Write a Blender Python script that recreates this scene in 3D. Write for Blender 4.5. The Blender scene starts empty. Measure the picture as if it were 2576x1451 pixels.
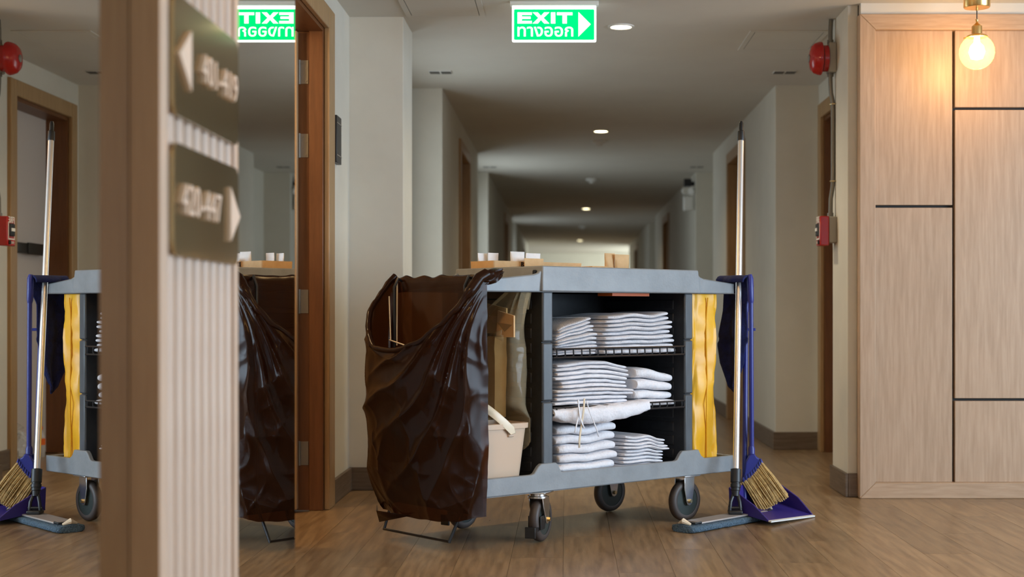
import bpy, bmesh, math, random
from mathutils import Vector, Matrix, noise
# ---------------------------------------------------------------- units
# Everything is laid out in multiples of the camera height; H is that height in metres.
H = 0.84
F = 3600.0; PX, PY = 1423.0, 790.0          # focal length and vanishing point in photo pixels
W_IMG, H_IMG = 2576.0, 1451.0
scn = bpy.context.scene
C = scn.collection
R = math.radians
rnd = random.Random(7)

# ---------------------------------------------------------------- camera
cam_d = bpy.data.cameras.new('camera'); cam = bpy.data.objects.new('camera', cam_d); C.objects.link(cam)
cam.location = (0, 0, H); cam.rotation_euler = (R(90), 0, 0)
cam_d.sensor_width = 36; cam_d.lens = F / W_IMG * 36
cam_d.shift_x = -(PX - W_IMG/2) / W_IMG
cam_d.shift_y = (PY - H_IMG/2) / W_IMG
cam_d.clip_start = 0.05; cam_d.clip_end = 200
cam_d.dof.use_dof = True; cam_d.dof.focus_distance = 6.5*H; cam_d.dof.aperture_fstop = 2.6
scn.camera = cam

# ---------------------------------------------------------------- world, exposure, large lights
w = bpy.data.worlds.new('world'); scn.world = w; w.use_nodes = True
bg = w.node_tree.nodes['Background']; bg.inputs[0].default_value = (0.72, 0.86, 1.0, 1); bg.inputs[1].default_value = 0.6
vs = scn.view_settings
vs.view_transform = 'Standard'; vs.look = 'None'; vs.gamma = 1.0; vs.use_curve_mapping = False
vs.exposure = 0.5

def area_light(name, loc, rot, sx, sy, power, col, spread=180):
    d = bpy.data.lights.new(name, 'AREA'); d.shape = 'RECTANGLE'; d.size = sx*H; d.size_y = sy*H
    d.energy = power; d.color = col; d.spread = R(spread)
    o = bpy.data.objects.new(name, d); C.objects.link(o)
    o.location = [c*H for c in loc]; o.rotation_euler = rot
    return o
def spot_light(name, loc, power, col, size=120, blend=0.6, rad=0.05, rot=(0, 0, 0)):
    d = bpy.data.lights.new(name, 'SPOT'); d.energy = power; d.color = col; d.spot_size = R(size); d.spot_blend = blend
    d.shadow_soft_size = rad
    o = bpy.data.objects.new(name, d); C.objects.link(o); o.location = [c*H for c in loc]; o.rotation_euler = rot
    return o
DAY = (0.70, 0.86, 1.0); WARM = (1.0, 0.62, 0.28)
# daylight coming in through the tall window in the lobby's right wall, and through the window behind the camera
area_light('window_daylight', (5.66, 3.6, 1.45), (0, R(90), 0), 2.05, 4.7, 250, DAY)
area_light('back_window_daylight', (2.2, -4.46, 1.45), (R(90), 0, 0), 3.4, 2.0, 22, DAY)
for y_, p_ in ((9.66, 12), (16.05, 17), (25.7, 9)):     # daylight through the recess windows
    area_light('recess_window_daylight', (-1.45, y_, 1.575), (0, R(-90), 0), 1.45, 1.35, p_, (0.86, 0.95, 0.95))
area_light('end_window_daylight', (3.2, 37.5, 1.5), (0, R(90), 0), 2.0, 3.0, 90, (0.85, 0.95, 0.9))

# ---------------------------------------------------------------- materials
def mat(name, col, rough=0.5, metal=0.0, **kw):
    m = bpy.data.materials.new(name); m.use_nodes = True
    p = m.node_tree.nodes['Principled BSDF']
    p.inputs['Base Color'].default_value = (*col, 1); p.inputs['Roughness'].default_value = rough; p.inputs['Metallic'].default_value = metal
    for k, v in kw.items():
        k = k.replace('_', ' ')
        p.inputs[k].default_value = v
    return m
def N(m, t, **kw):
    n = m.node_tree.nodes.new(t)
    for k, v in kw.items(): setattr(n, k, v)
    return n
def noisy(name, c1, c2, scale=8, rough=0.5, stretch=(1, 1, 1), bump=0.0, bscale=None, detail=4, metal=0, rand=0.0, lo=0.35, hi=0.65, rr=0.0, **kw):
    """two-tone procedural material with optional relief and a tone shift per object"""
    m = mat(name, c1, rough, metal, **kw); nt = m.node_tree; L = nt.links
    p = nt.nodes['Principled BSDF']
    tc = N(m, 'ShaderNodeTexCoord'); mp = N(m, 'ShaderNodeMapping'); mp.inputs['Scale'].default_value = stretch
    L.new(tc.outputs['Object'], mp.inputs['Vector'])
    nz = N(m, 'ShaderNodeTexNoise'); nz.inputs['Scale'].default_value = scale; nz.inputs['Detail'].default_value = detail; nz.inputs['Roughness'].default_value = 0.6
    oi = N(m, 'ShaderNodeObjectInfo')
    if rand:
        nz.noise_dimensions = '4D'
        mu = N(m, 'ShaderNodeMath', operation='MULTIPLY'); mu.inputs[1].default_value = 50
        L.new(oi.outputs['Random'], mu.inputs[0]); L.new(mu.outputs[0], nz.inputs['W'])
    L.new(mp.outputs[0], nz.inputs['Vector'])
    cr = N(m, 'ShaderNodeValToRGB'); cr.color_ramp.elements[0].position = lo; cr.color_ramp.elements[1].position = hi
    cr.color_ramp.elements[0].color = (*c1, 1); cr.color_ramp.elements[1].color = (*c2, 1)
    L.new(nz.outputs['Fac'], cr.inputs['Fac'])
    out = cr.outputs['Color']
    if rand:
        hs = N(m, 'ShaderNodeHueSaturation')
        mr = N(m, 'ShaderNodeMapRange'); mr.inputs['To Min'].default_value = 1 - rand; mr.inputs['To Max'].default_value = 1 + rand
        L.new(oi.outputs['Random'], mr.inputs['Value']); L.new(mr.outputs[0], hs.inputs['Value']); L.new(out, hs.inputs['Color']); out = hs.outputs[0]
    L.new(out, p.inputs['Base Color'])
    if rr:
        m2 = N(m, 'ShaderNodeMapRange'); m2.inputs['To Min'].default_value = rough - rr; m2.inputs['To Max'].default_value = rough + rr
        L.new(nz.outputs['Fac'], m2.inputs['Value']); L.new(m2.outputs[0], p.inputs['Roughness'])
    if bump:
        n2 = N(m, 'ShaderNodeTexNoise'); n2.inputs['Scale'].default_value = bscale or scale; n2.inputs['Detail'].default_value = 3
        L.new(mp.outputs[0], n2.inputs['Vector'])
        bp = N(m, 'ShaderNodeBump'); bp.inputs['Strength'].default_value = bump; bp.inputs['Distance'].default_value = 0.01
        L.new(n2.outputs['Fac'], bp.inputs['Height']); L.new(bp.outputs[0], p.inputs['Normal'])
    return m
def emit(name, col, s):
    m = bpy.data.materials.new(name); m.use_nodes = True; nt = m.node_tree
    nt.nodes.remove(nt.nodes['Principled BSDF'])
    e = N(m, 'ShaderNodeEmission'); e.inputs[0].default_value = (*col, 1); e.inputs[1].default_value = s
    nt.links.new(e.outputs[0], nt.nodes['Material Output'].inputs[0]); return m
def film(name, col, tcol, fac, rough=0.15):
    """thin plastic film: part see-through, part glossy"""
    m = mat(name, col, rough); nt = m.node_tree; p = nt.nodes['Principled BSDF']
    tr = N(m, 'ShaderNodeBsdfTransparent'); tr.inputs[0].default_value = (*tcol, 1)
    mx = N(m, 'ShaderNodeMixShader'); mx.inputs[0].default_value = fac
    nt.links.new(p.outputs[0], mx.inputs[1]); nt.links.new(tr.outputs[0], mx.inputs[2])
    nt.links.new(mx.outputs[0], nt.nodes['Material Output'].inputs[0]); return m

M = {}
M['wall'] = noisy('cream wall paint', (0.62, 0.585, 0.50), (0.66, 0.625, 0.535), 3, 0.7, bump=0.04, bscale=220)
M['ceil'] = noisy('ceiling paint', (0.60, 0.565, 0.50), (0.63, 0.60, 0.53), 2, 0.75)
M['base'] = noisy('baseboard laminate', (0.11, 0.075, 0.048), (0.17, 0.12, 0.082), 6, 0.45, (1, 1, 14))
M['plank'] = noisy('oak plank', (0.20, 0.120, 0.058), (0.34, 0.222, 0.118), 5, 0.30, (9, 0.8, 1), bump=0.05, bscale=30, rand=0.13, rr=0.06)
M['floor'] = noisy('oak floor', (0.20, 0.120, 0.058), (0.34, 0.222, 0.118), 5, 0.30, (9, 0.8, 1))
M['panelwood'] = noisy('pale oak veneer', (0.43, 0.285, 0.18), (0.52, 0.36, 0.24), 7, 0.42, (11, 11, 0.7), rand=0.04, bump=0.02, bscale=30)
M['framewood_h'] = noisy('pale oak rail', (0.43, 0.28, 0.17), (0.52, 0.355, 0.23), 7, 0.42, (0.8, 11, 11))
M['groove'] = mat('dark groove', (0.035, 0.03, 0.025), 0.6)
M['casing'] = noisy('oak door casing', (0.34, 0.20, 0.085), (0.42, 0.26, 0.12), 6, 0.4, (10, 10, 0.8))
M['jamb'] = noisy('red-brown door jamb', (0.125, 0.045, 0.013), (0.165, 0.062, 0.019), 6, 0.4, (10, 10, 0.8))
M['doorwood'] = noisy('brown door leaf', (0.24, 0.12, 0.045), (0.31, 0.165, 0.07), 6, 0.4, (10, 10, 0.7))
M['leafedge'] = noisy('pale door edge', (0.40, 0.255, 0.13), (0.48, 0.31, 0.165), 6, 0.4, (10, 10, 0.8))
M['white_door'] = mat('white painted door', (0.62, 0.56, 0.52), 0.45)
M['steel'] = mat('hinge steel', (0.26, 0.24, 0.21), 0.5, 0.6)
M['chrome'] = mat('zinc plated steel', (0.78, 0.80, 0.82), 0.22, 1.0)
M['bolt'] = mat('yellow zinc bolt', (0.75, 0.62, 0.35), 0.25, 1.0)
M['black'] = mat('black plastic', (0.012, 0.012, 0.013), 0.42)
M['blackwire'] = mat('black wire', (0.01, 0.01, 0.012), 0.35)
M['panelblack'] = noisy('black moulded panel', (0.010, 0.010, 0.011), (0.016, 0.016, 0.018), 40, 0.5)
M['paneledge'] = noisy('charcoal panel edge', (0.055, 0.062, 0.070), (0.075, 0.085, 0.095), 25, 0.4, (1, 1, 0.3))
M['grey'] = noisy('mottled grey plastic', (0.20, 0.215, 0.225), (0.27, 0.29, 0.305), 9, 0.42, detail=8, bump=0.05, bscale=120, lo=0.3, hi=0.7)
M['tyre'] = mat('grey-brown rubber', (0.060, 0.046, 0.040), 0.5)
M['hub'] = mat('dark green-grey hub', (0.035, 0.045, 0.042), 0.35)
M['linen'] = noisy('white cotton', (0.77, 0.755, 0.78), (0.83, 0.815, 0.84), 12, 0.85, bump=0.35, bscale=90)
M['terry'] = noisy('white terry', (0.76, 0.745, 0.77), (0.83, 0.815, 0.84), 30, 0.95, bump=0.6, bscale=260)
M['ribbon'] = mat('cream tape tie', (0.75, 0.62, 0.45), 0.8)
M['bin'] = film('brown-black bin liner', (0.022, 0.0068, 0.0024), (0.40, 0.12, 0.03), 0.12, 0.22)
M['clear'] = film('clear polythene', (0.62, 0.52, 0.34), (0.98, 0.94, 0.84), 0.74, 0.10)
M['clear2'] = film('crumpled clear polythene', (0.8, 0.8, 0.8), (0.95, 0.95, 0.95), 0.55, 0.15)
M['kraft'] = noisy('kraft paper', (0.56, 0.35, 0.14), (0.64, 0.42, 0.18), 20, 0.75)
M['kraft2'] = noisy('orange kraft paper', (0.62, 0.38, 0.17), (0.70, 0.45, 0.22), 20, 0.7)
M['paper'] = noisy('white paper packet', (0.80, 0.77, 0.74), (0.86, 0.83, 0.80), 10, 0.6, bump=0.3, bscale=30)
M['ink'] = mat('black ink', (0.01, 0.012, 0.02), 0.6)
M['bucket'] = mat('cream plastic', (0.62, 0.46, 0.33), 0.35, Subsurface_Weight=0.0)
M['handle'] = mat('ivory plastic', (0.72, 0.60, 0.42), 0.3)
M['yellow'] = noisy('yellow vinyl', (0.80, 0.40, 0.012), (0.88, 0.47, 0.02), 6, 0.38, bump=0.25, bscale=14)
M['blue'] = mat('blue plastic', (0.016, 0.024, 0.22), 0.32)
M['purple'] = mat('violet-blue plastic', (0.035, 0.022, 0.20), 0.35)
M['bluecloth'] = noisy('navy microfibre', (0.003, 0.007, 0.060), (0.005, 0.012, 0.10), 40, 0.9, bump=0.5, bscale=300)
M['alu'] = mat('satin aluminium tube', (0.80, 0.78, 0.77), 0.32, 0.85)
M['plate'] = mat('grey mop plate', (0.42, 0.38, 0.36), 0.4, 0.3)
M['pad'] = noisy('blue-grey mop pad', (0.05, 0.09, 0.13), (0.12, 0.19, 0.26), 180, 0.95, bump=0.9, bscale=220)
M['bristle'] = noisy('straw bristle', (0.30, 0.17, 0.04), (0.52, 0.33, 0.10), 60, 0.6)
M['white'] = mat('white plastic', (0.75, 0.74, 0.70), 0.4)
M['cream'] = mat('cream plastic tab', (0.75, 0.62, 0.45), 0.45)
M['red'] = mat('red enamel', (0.42, 0.012, 0.010), 0.22)
M['boxgrey'] = mat('beige-grey metal box', (0.30, 0.27, 0.22), 0.45)
M['conduit'] = mat('grey conduit', (0.16, 0.15, 0.125), 0.4, 0.4)
M['brass'] = mat('brushed brass', (0.78, 0.52, 0.20), 0.28, 1.0)
M['mirror'] = mat('silvered glass', (0.80, 0.79, 0.76), 0.0, 1.0)
M['slat'] = noisy('fluted pale wood', (0.56, 0.40, 0.29), (0.63, 0.47, 0.35), 8, 0.45, (10, 10, 0.8))
M['backing'] = noisy('brown grooved board', (0.26, 0.15, 0.095), (0.32, 0.19, 0.12), 8, 0.5, (10, 10, 0.8))
M['pillarwood'] = noisy('oak end panel', (0.27, 0.130, 0.045), (0.32, 0.165, 0.062), 8, 0.4, (30, 30, 0.8), bump=0.03, bscale=60)
M['bronze'] = mat('olive mirrored bronze', (0.44, 0.34, 0.18), 0.12, 0.95)
M['signletter'] = mat('beige sign letter', (0.74, 0.57, 0.44), 0.45)
M['green'] = emit('lit green acrylic', (0.0, 0.82, 0.20), 0.95)
M['signwhite'] = emit('lit white acrylic', (0.92, 1.0, 0.97), 1.3)
M['lamp_disc'] = emit('downlight diffuser', (1.0, 0.88, 0.55), 9)
M['bulb'] = emit('lamp filament glow', (1.0, 0.80, 0.48), 14)
M['vent'] = mat('dark vent', (0.10, 0.095, 0.085), 0.6)
M['orange'] = mat('orange plastic', (0.85, 0.16, 0.02), 0.35)
M['greenbox'] = mat('dark green', (0.05, 0.12, 0.08), 0.5)
M['glass'] = film('window glass', (0.7, 0.8, 0.85), (0.95, 0.97, 1.0), 0.9, 0.03)
def crumple(m, sc, st):
    nt = m.node_tree; tc = N(m, 'ShaderNodeTexCoord'); a = N(m, 'ShaderNodeTexNoise'); a.inputs['Scale'].default_value = sc; a.inputs['Detail'].default_value = 4; a.inputs['Distortion'].default_value = 1.2
    a.noise_type = 'RIDGED_MULTIFRACTAL' if hasattr(a, 'noise_type') else a.noise_type
    nt.links.new(tc.outputs['Object'], a.inputs['Vector']); bp = N(m, 'ShaderNodeBump'); bp.inputs['Strength'].default_value = st; bp.inputs['Distance'].default_value = 0.012
    nt.links.new(a.outputs['Fac'], bp.inputs['Height']); nt.links.new(bp.outputs[0], nt.nodes['Principled BSDF'].inputs['Normal'])
crumple(M['bin'], 4.0, 0.30); crumple(M['clear'], 9.0, 0.5); crumple(M['yellow'], 5.0, 0.25)
M['bin'].node_tree.nodes['Principled BSDF'].inputs['Specular IOR Level'].default_value = 0.16
# textured lamp glass: lit from inside by the bulb
g = film('pebbled lamp glass', (1.0, 0.78, 0.42), (1.0, 0.92, 0.70), 0.80, 0.1); M['globe'] = g
gp = g.node_tree.nodes['Principled BSDF']; gp.inputs['Emission Color'].default_value = (1.0, 0.60, 0.16, 1); gp.inputs['Emission Strength'].default_value = 2.4

# ---------------------------------------------------------------- mesh building helpers (layout units, scaled by H on build)
class B:
    def __init__(s): s.v = []; s.f = []
    def add(s, vs_, fs):
        o = len(s.v); s.v += [tuple(v) for v in vs_]; s.f += [tuple(i+o for i in f) for f in fs]; return s
    def box(s, x0, x1, y0, y1, z0, z1, T=None):
        vs_ = [(x, y, z) for x in (x0, x1) for y in (y0, y1) for z in (z0, z1)]
        if T: vs_ = [T(*v) for v in vs_]
        return s.add(vs_, [(0,1,3,2),(4,6,7,5),(0,4,5,1),(2,3,7,6),(0,2,6,4),(1,5,7,3)])
    def tube(s, pts, r, n=8, closed=False, caps=True):
        pts = [Vector(p) for p in pts]; k = len(pts); rs = r if isinstance(r, (list, tuple)) else [r]*k
        rings = []; prev = None
        for i, p in enumerate(pts):
            a = pts[i-1] if (i or closed) else p; b = pts[(i+1) % k] if (i < k-1 or closed) else p
            t = ((p-a).normalized() + (b-p).normalized()) if a != p and b != p else (b-a)
            if t.length < 1e-9: t = b-a
            t.normalize()
            if prev is None:
                up = Vector((0,0,1)) if abs(t.z) < 0.9 else Vector((1,0,0)); nrm = t.cross(up).normalized()
            else:
                nrm = (prev - t*prev.dot(t)).normalized()
            prev = nrm; bn = t.cross(nrm)
            rings.append([p + (nrm*math.cos(2*math.pi*j/n) + bn*math.sin(2*math.pi*j/n))*rs[i] for j in range(n)])
        vs_ = [v for r_ in rings for v in r_]; fs = []
        for i in range(k if closed else k-1):
            i2 = (i+1) % k
            for j in range(n): fs.append((i*n+j, i*n+(j+1)%n, i2*n+(j+1)%n, i2*n+j))
        if caps and not closed: fs += [tuple(range(n))[::-1], tuple((k-1)*n+j for j in range(n))]
        return s.add(vs_, fs)
    def cyl(s, p, q, r, r2=None, n=16): return s.tube([p, q], [r, r if r2 is None else r2], n)
    def lathe(s, prof, c=(0,0,0), n=24, axis=(0,0,1)):
        ax = Vector(axis).normalized(); q = Vector((0,0,1)).rotation_difference(ax); vs_ = []
        c = Vector(c)
        for (r, z) in prof:
            for j in range(n):
                a = 2*math.pi*j/n; vs_.append(c + q @ Vector((r*math.cos(a), r*math.sin(a), z)))
        fs = []
        for i in range(len(prof)-1):
            for j in range(n): fs.append((i*n+j, i*n+(j+1)%n, (i+1)*n+(j+1)%n, (i+1)*n+j))
        k = len(prof)
        fs += [tuple(range(n))[::-1], tuple((k-1)*n+j for j in range(n))]
        return s.add(vs_, fs)
    def prism(s, poly, fn, d0, d1):
        n = len(poly); vs_ = [fn(a, b, d0) for a, b in poly] + [fn(a, b, d1) for a, b in poly]
        return s.add(vs_, [tuple(range(n))[::-1], tuple(range(n, 2*n))] + [(i, (i+1)%n, n+(i+1)%n, n+i) for i in range(n)])
    def grid(s, fn, ni, nj, wi=False, wj=False):
        vs_ = [fn(i, j) for i in range(ni) for j in range(nj)]; fs = []
        for i in range(ni if wi else ni-1):
            for j in range(nj if wj else nj-1):
                i2, j2 = (i+1) % ni, (j+1) % nj
                fs.append((i*nj+j, i2*nj+j, i2*nj+j2, i*nj+j2))
        return s.add(vs_, fs)
    def mesh(s, name, m, smooth=35):
        me = bpy.data.meshes.new(name); bm = bmesh.new()
        vv = [bm.verts.new((v[0]*H, v[1]*H, v[2]*H)) for v in s.v]
        for f in s.f:
            try: bm.faces.new([vv[i] for i in f])
            except ValueError: pass
        bmesh.ops.remove_doubles(bm, verts=bm.verts, dist=1e-6)
        bmesh.ops.recalc_face_normals(bm, faces=bm.faces)
        bm.to_mesh(me); bm.free()
        if smooth:
            me.polygons.foreach_set('use_smooth', [True]*len(me.polygons)); me.set_sharp_from_angle(angle=R(smooth))
        if m: me.materials.append(M[m] if isinstance(m, str) else m)
        return me
    def build(s, name, m, parent=None, loc=(0,0,0), rz=0, bevel=0, smooth=35, seg=2, solid=0):
        o = bpy.data.objects.new(name, s.mesh(name, m, smooth)); C.objects.link(o)
        o.location = [c*H for c in loc]; o.rotation_euler = (0, 0, rz)
        if parent: o.parent = parent
        if solid:
            k = o.modifiers.new('thickness', 'SOLIDIFY'); k.thickness = solid*H; k.offset = 0
        if bevel:
            b = o.modifiers.new('bevel', 'BEVEL'); b.width = bevel*H; b.segments = seg; b.limit_method = 'ANGLE'; b.angle_limit = R(40)
        return o
def tag(o, label=None, cat=None, group=None, kind=None):
    if label: o['label'] = label
    if cat: o['category'] = cat
    if group: o['group'] = group
    if kind: o['kind'] = kind
    return o
def empty(name, loc, rz=0, label=None, cat=None, group=None, kind=None):
    o = bpy.data.objects.new(name, None); C.objects.link(o); o.empty_display_size = 0.05
    o.location = [c*H for c in loc]; o.rotation_euler = (0, 0, rz)
    return tag(o, label, cat, group, kind)
def copy_tree(o, parent=None):
    c = o.copy(); C.objects.link(c); c.parent = parent
    for ch in [k for k in bpy.data.objects if k.parent == o]: copy_tree(ch, c)
    return c
def struct(b, name, m, label, cat='wall', **kw):
    return tag(b.build(name, m, **kw), label, cat, kind='structure')
def text_geo(body, size, fn, extrude=0.0, offset=0.0, center=True, depth=0.004, xs=1.0, ys=1.0, spc=1.0):
    """letters as solid geometry: fn maps (right, up, out) to layout coordinates"""
    cu = bpy.data.curves.new('letters', 'FONT'); cu.body = body; cu.size = size; cu.offset = offset; cu.resolution_u = 3
    cu.align_x = 'CENTER' if center else 'LEFT'; cu.align_y = 'CENTER'; cu.extrude = depth/2; cu.space_character = spc
    o = bpy.data.objects.new('letters', cu); C.objects.link(o)
    dg = bpy.context.evaluated_depsgraph_get(); me = bpy.data.meshes.new_from_object(o.evaluated_get(dg))
    b = B(); b.add([fn(v.co.x*xs, v.co.y*ys, v.co.z + depth/2) for v in me.vertices], [tuple(p.vertices) for p in me.polygons])
    bpy.data.objects.remove(o); bpy.data.curves.remove(cu); bpy.data.meshes.remove(me)
    return b
def nz(x, y=0, z=0, s=1.0): return noise.noise(Vector((x*s, y*s, z*s)))

# ================================================================ THE SETTING
CEIL = 2.69
XL, XLR = -0.923, -1.23       # left corridor wall, wall at the back of the left recesses
XR, XRR = 1.55, 1.87          # the same on the right
XM = -0.865                   # mirror plane
# floor: slab plus planks laid along the corridor
fl = struct(B().box(-3.4, 5.6, -4.4, 40, -0.12, -0.008), 'floor', 'floor', 'brown oak plank floor of the lobby and corridor', 'floor', smooth=0)
PWd, PLn = 0.215, 1.45
pm = B().box(0.0006, PWd-0.0006, 0.0006, PLn-0.0006, -0.0075, 0.0).mesh('plank', 'plank', 0)
i = 0; x = -1.30
while x < 2.75:
    off = -(i * 0.617 % 1.0) * PLn; y = 4.55 + off
    far = 15.0 if -1.25 < x < 1.8 else 7.9
    while y < far:
        o = bpy.data.objects.new('plank', pm); C.objects.link(o); o.parent = fl; o.location = (x*H, y*H, 0); y += PLn
    x += PWd; i += 1
b = B(); b.box(-1.30, 2.0, 15.9, 40, -0.0075, -0.0005); b.box(-1.3, 5.5, -4.3, 3.1, -0.0075, -0.0005)
far_floor = b.build('floor_boards', 'floor', fl, smooth=0)
# ceiling
ce = struct(B().box(-3.4, 5.6, -4.4, 40, CEIL, CEIL+0.15), 'ceiling', 'ceil', 'flat painted ceiling over lobby and corridor', 'ceiling', smooth=0)
b = B().box(-1.2, 1.3, 7.1, 7.55, CEIL-0.006, CEIL-0.0005)
struct(b, 'trim_1', 'casing', 'brown wooden strip let into the lobby ceiling', 'trim', smooth=0)

def wall(name, x0, x1, y0, y1, z0=-0.1, z1=None, m='wall', label='cream painted wall'):
    return struct(B().box(x0, x1, y0, y1, z0, CEIL+0.02 if z1 is None else z1), name, m, label, 'wall', bevel=0.004, smooth=0)
BH, BT = 0.13, 0.018
def baseboard(name, x0, x1, y0, y1, label):
    """boxes given by the wall-face line; grows outwards by its thickness in each direction given"""
    return struct(B().box(x0, x1, y0, y1, 0.0, BH), name, 'base', label, 'baseboard', bevel=0.004)

# --- left side
D1N, D1F, D1H = 6.15, 7.32, 2.47       # open service doorway
wall('wall_left', -1.43, XLR, 4.58, D1N, label='cream wall beside the near end of the open service doorway')
wall('wall_left', -1.43, XLR, D1N, D1F, D1H, label='cream wall above the open service doorway')
wall('wall_left', -1.43, XLR, D1F+0.0, 8.14, label='cream wall between service doorway and first left pier')
wall('wall_left', -1.43, XL, 8.14, 8.60, label='first cream pier on the left, behind the bin liner')
def window_wall(a, e, word, n):
    """back wall of a left recess with the window that lights that stretch of corridor"""
    y0, y1, z0, z1 = a+0.35, e-0.35, 0.85, 2.3
    for (ya, yb, za, zb, w_) in ((a, y0, -0.1, None, 'before'), (y1, e, -0.1, None, 'past'), (y0, y1, -0.1, z0, 'under'), (y0, y1, z1, None, 'above')):
        wall('wall_left', -1.43, XLR, ya, yb, za, zb, label='cream wall %s the window in the %s left recess' % (w_, word))
    wn = empty('window_%d' % n, (-1.38, y0, z0), kind='structure', label='window with black frame in the %s left recess' % word, cat='window')
    L, Hh = y1-y0, z1-z0
    B().box(-0.004, 0.004, 0.03, L-0.03, 0.03, Hh-0.03).build('pane', 'glass', wn, smooth=0)
    for q0, q1 in ((0, 0.03), (L/2-0.015, L/2+0.015), (L-0.03, L)): B().box(-0.02, 0.02, q0, q1, 0, Hh).build('mullion', 'black', wn)
    for q0 in (0, Hh-0.03): B().box(-0.02, 0.02, 0, L, q0, q0+0.03).build('rail', 'black', wn)
window_wall(8.60, 10.72, 'first', 3)
baseboard('baseboard_left', XLR, XLR+BT, 7.48, 8.14, 'brown baseboard right of the open service doorway')
baseboard('baseboard_left', XLR, XL+BT, 8.14-BT, 8.14, 'brown baseboard along the front of the first left pier')
baseboard('baseboard_left', XL, XL+BT, 8.14, 8.60, 'brown baseboard along the side of the first left pier')
baseboard('baseboard_left', XLR, XLR+BT, 8.60, 10.72, 'brown baseboard at the back of the first left recess')
# room behind the service doorway
wall('wall_side', -3.3, -3.2, 4.6, 8.6, label='wall of the room behind the service doorway')
wall('wall_side', -3.2, -1.43, 8.5, 8.6, label='end wall of the room behind the service doorway')
wall('wall_side', -3.2, -1.43, 4.6, 4.7, label='near wall of the room behind the service doorway')

sl = empty('ceiling_lamp', (-2.05, 6.35, CEIL), label='round ceiling lamp inside the service room', cat='ceiling light')
B().lathe([(0.16, -0.001), (0.16, -0.03), (0.15, -0.05), (0.10, -0.065), (0.001, -0.07)], n=28).build('shade', 'lamp_disc', sl)
ld = bpy.data.lights.new('service_room_lamp', 'POINT'); ld.energy = 20; ld.color = WARM; ld.shadow_soft_size = 0.12
lo_ = bpy.data.objects.new('service_room_lamp', ld); C.objects.link(lo_); lo_.parent = sl; lo_.location = (0, 0, -0.22*H)
# --- service doorway: casing, jamb with stop, hinges, open leaf
dr = empty('door_1', (XLR, D1F, 0), kind='structure', label='open brown wooden service doorway with steel hinges', cat='door')
CW = 0.16
def local(o, x, y, z): return (x-o[0], y-o[1], z-o[2])
o1 = (XLR, D1F, 0)
def dbox(x0, x1, y0, y1, z0, z1): return B().box(x0-o1[0], x1-o1[0], y0-o1[1], y1-o1[1], z0, z1)
dbox(XLR-0.005, XLR+0.025, D1F-0.01, D1F+CW, 0, D1H+0.10).build('casing', 'casing', dr, bevel=0.006)
dbox(XLR-0.005, XLR+0.025, D1N-CW, D1F-0.01, D1H-0.01, D1H+0.10).build('casing_head', 'casing', dr, bevel=0.006)
dbox(XLR-0.005, XLR+0.025, D1N-CW, D1N+0.01, 0, D1H-0.01).build('casing', 'casing', dr, bevel=0.006)
dbox(-1.307, XLR-0.005, D1F-0.035, D1F+0.01, 0, D1H).build('door_stop', 'jamb', dr, bevel=0.003)
dbox(-1.43, -1.307, D1F-0.012, D1F+0.01, 0, D1H).build('jamb', 'jamb', dr)
dbox(-1.43, XLR-0.005, D1N+0.01, D1F-0.035, D1H-0.03, D1H).build('head_jamb', 'jamb', dr)
dbox(-1.43, XLR-0.005, D1N-0.01, D1N+0.02, 0, D1H).build('jamb', 'jamb', dr)
leaf = dbox(-2.30, -1.362, D1F-0.075, D1F-0.030, 0.01, D1H-0.035).build('door_leaf', 'leafedge', dr, bevel=0.003)
hm = None
for hz_ in (0.29, 1.065, 1.86, 2.235):
    bb = B().box(-0.022, 0.018, -0.005, 0.0, -0.060, 0.060)
    for dx, dz in ((-0.012, 0.045), (0.008, 0.02), (-0.012, -0.012), (0.008, -0.045)):
        bb.cyl((dx, -0.006, dz), (dx, -0.009, dz), 0.0045, n=8)
    bb.cyl((-0.027, -0.006, -0.062), (-0.027, -0.006, 0.062), 0.007, n=8)
    bb.build('hinge', 'steel', dr, loc=(-1.332-o1[0], -0.012, hz_))

# --- corridor walls with doors set into them
def corridor_door(side, y0, y1, n, label):
    x = XL if side < 0 else XR
    d = empty('door_%d' % n, (x, (y0+y1)/2, 0), kind='structure', label=label, cat='door')
    hw = (y1-y0)/2; s = -side                       # s points into the corridor
    def bx(a0, a1, y0_, y1_, z0, z1):
        return B().box(min(s*a0, s*a1), max(s*a0, s*a1), y0_, y1_, z0, z1)
    bx(-0.12, -0.085, -hw, hw, 0, 2.42).build('door_leaf', 'doorwood', d)
    for q in (-1, 1):
        bx(-0.14, 0.02, *sorted((q*hw, q*(hw+0.10))), 0, 2.42).build('casing', 'casing', d, bevel=0.004)
    bx(-0.14, 0.02, -hw-0.10, hw+0.10, 2.42, 2.52).build('casing_head', 'casing', d, bevel=0.004)
    hdl = bx(-0.085, -0.05, hw-0.16, hw-0.10, 1.10, 1.35).build('lock_plate', 'steel', d, bevel=0.004)
    return d
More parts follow.
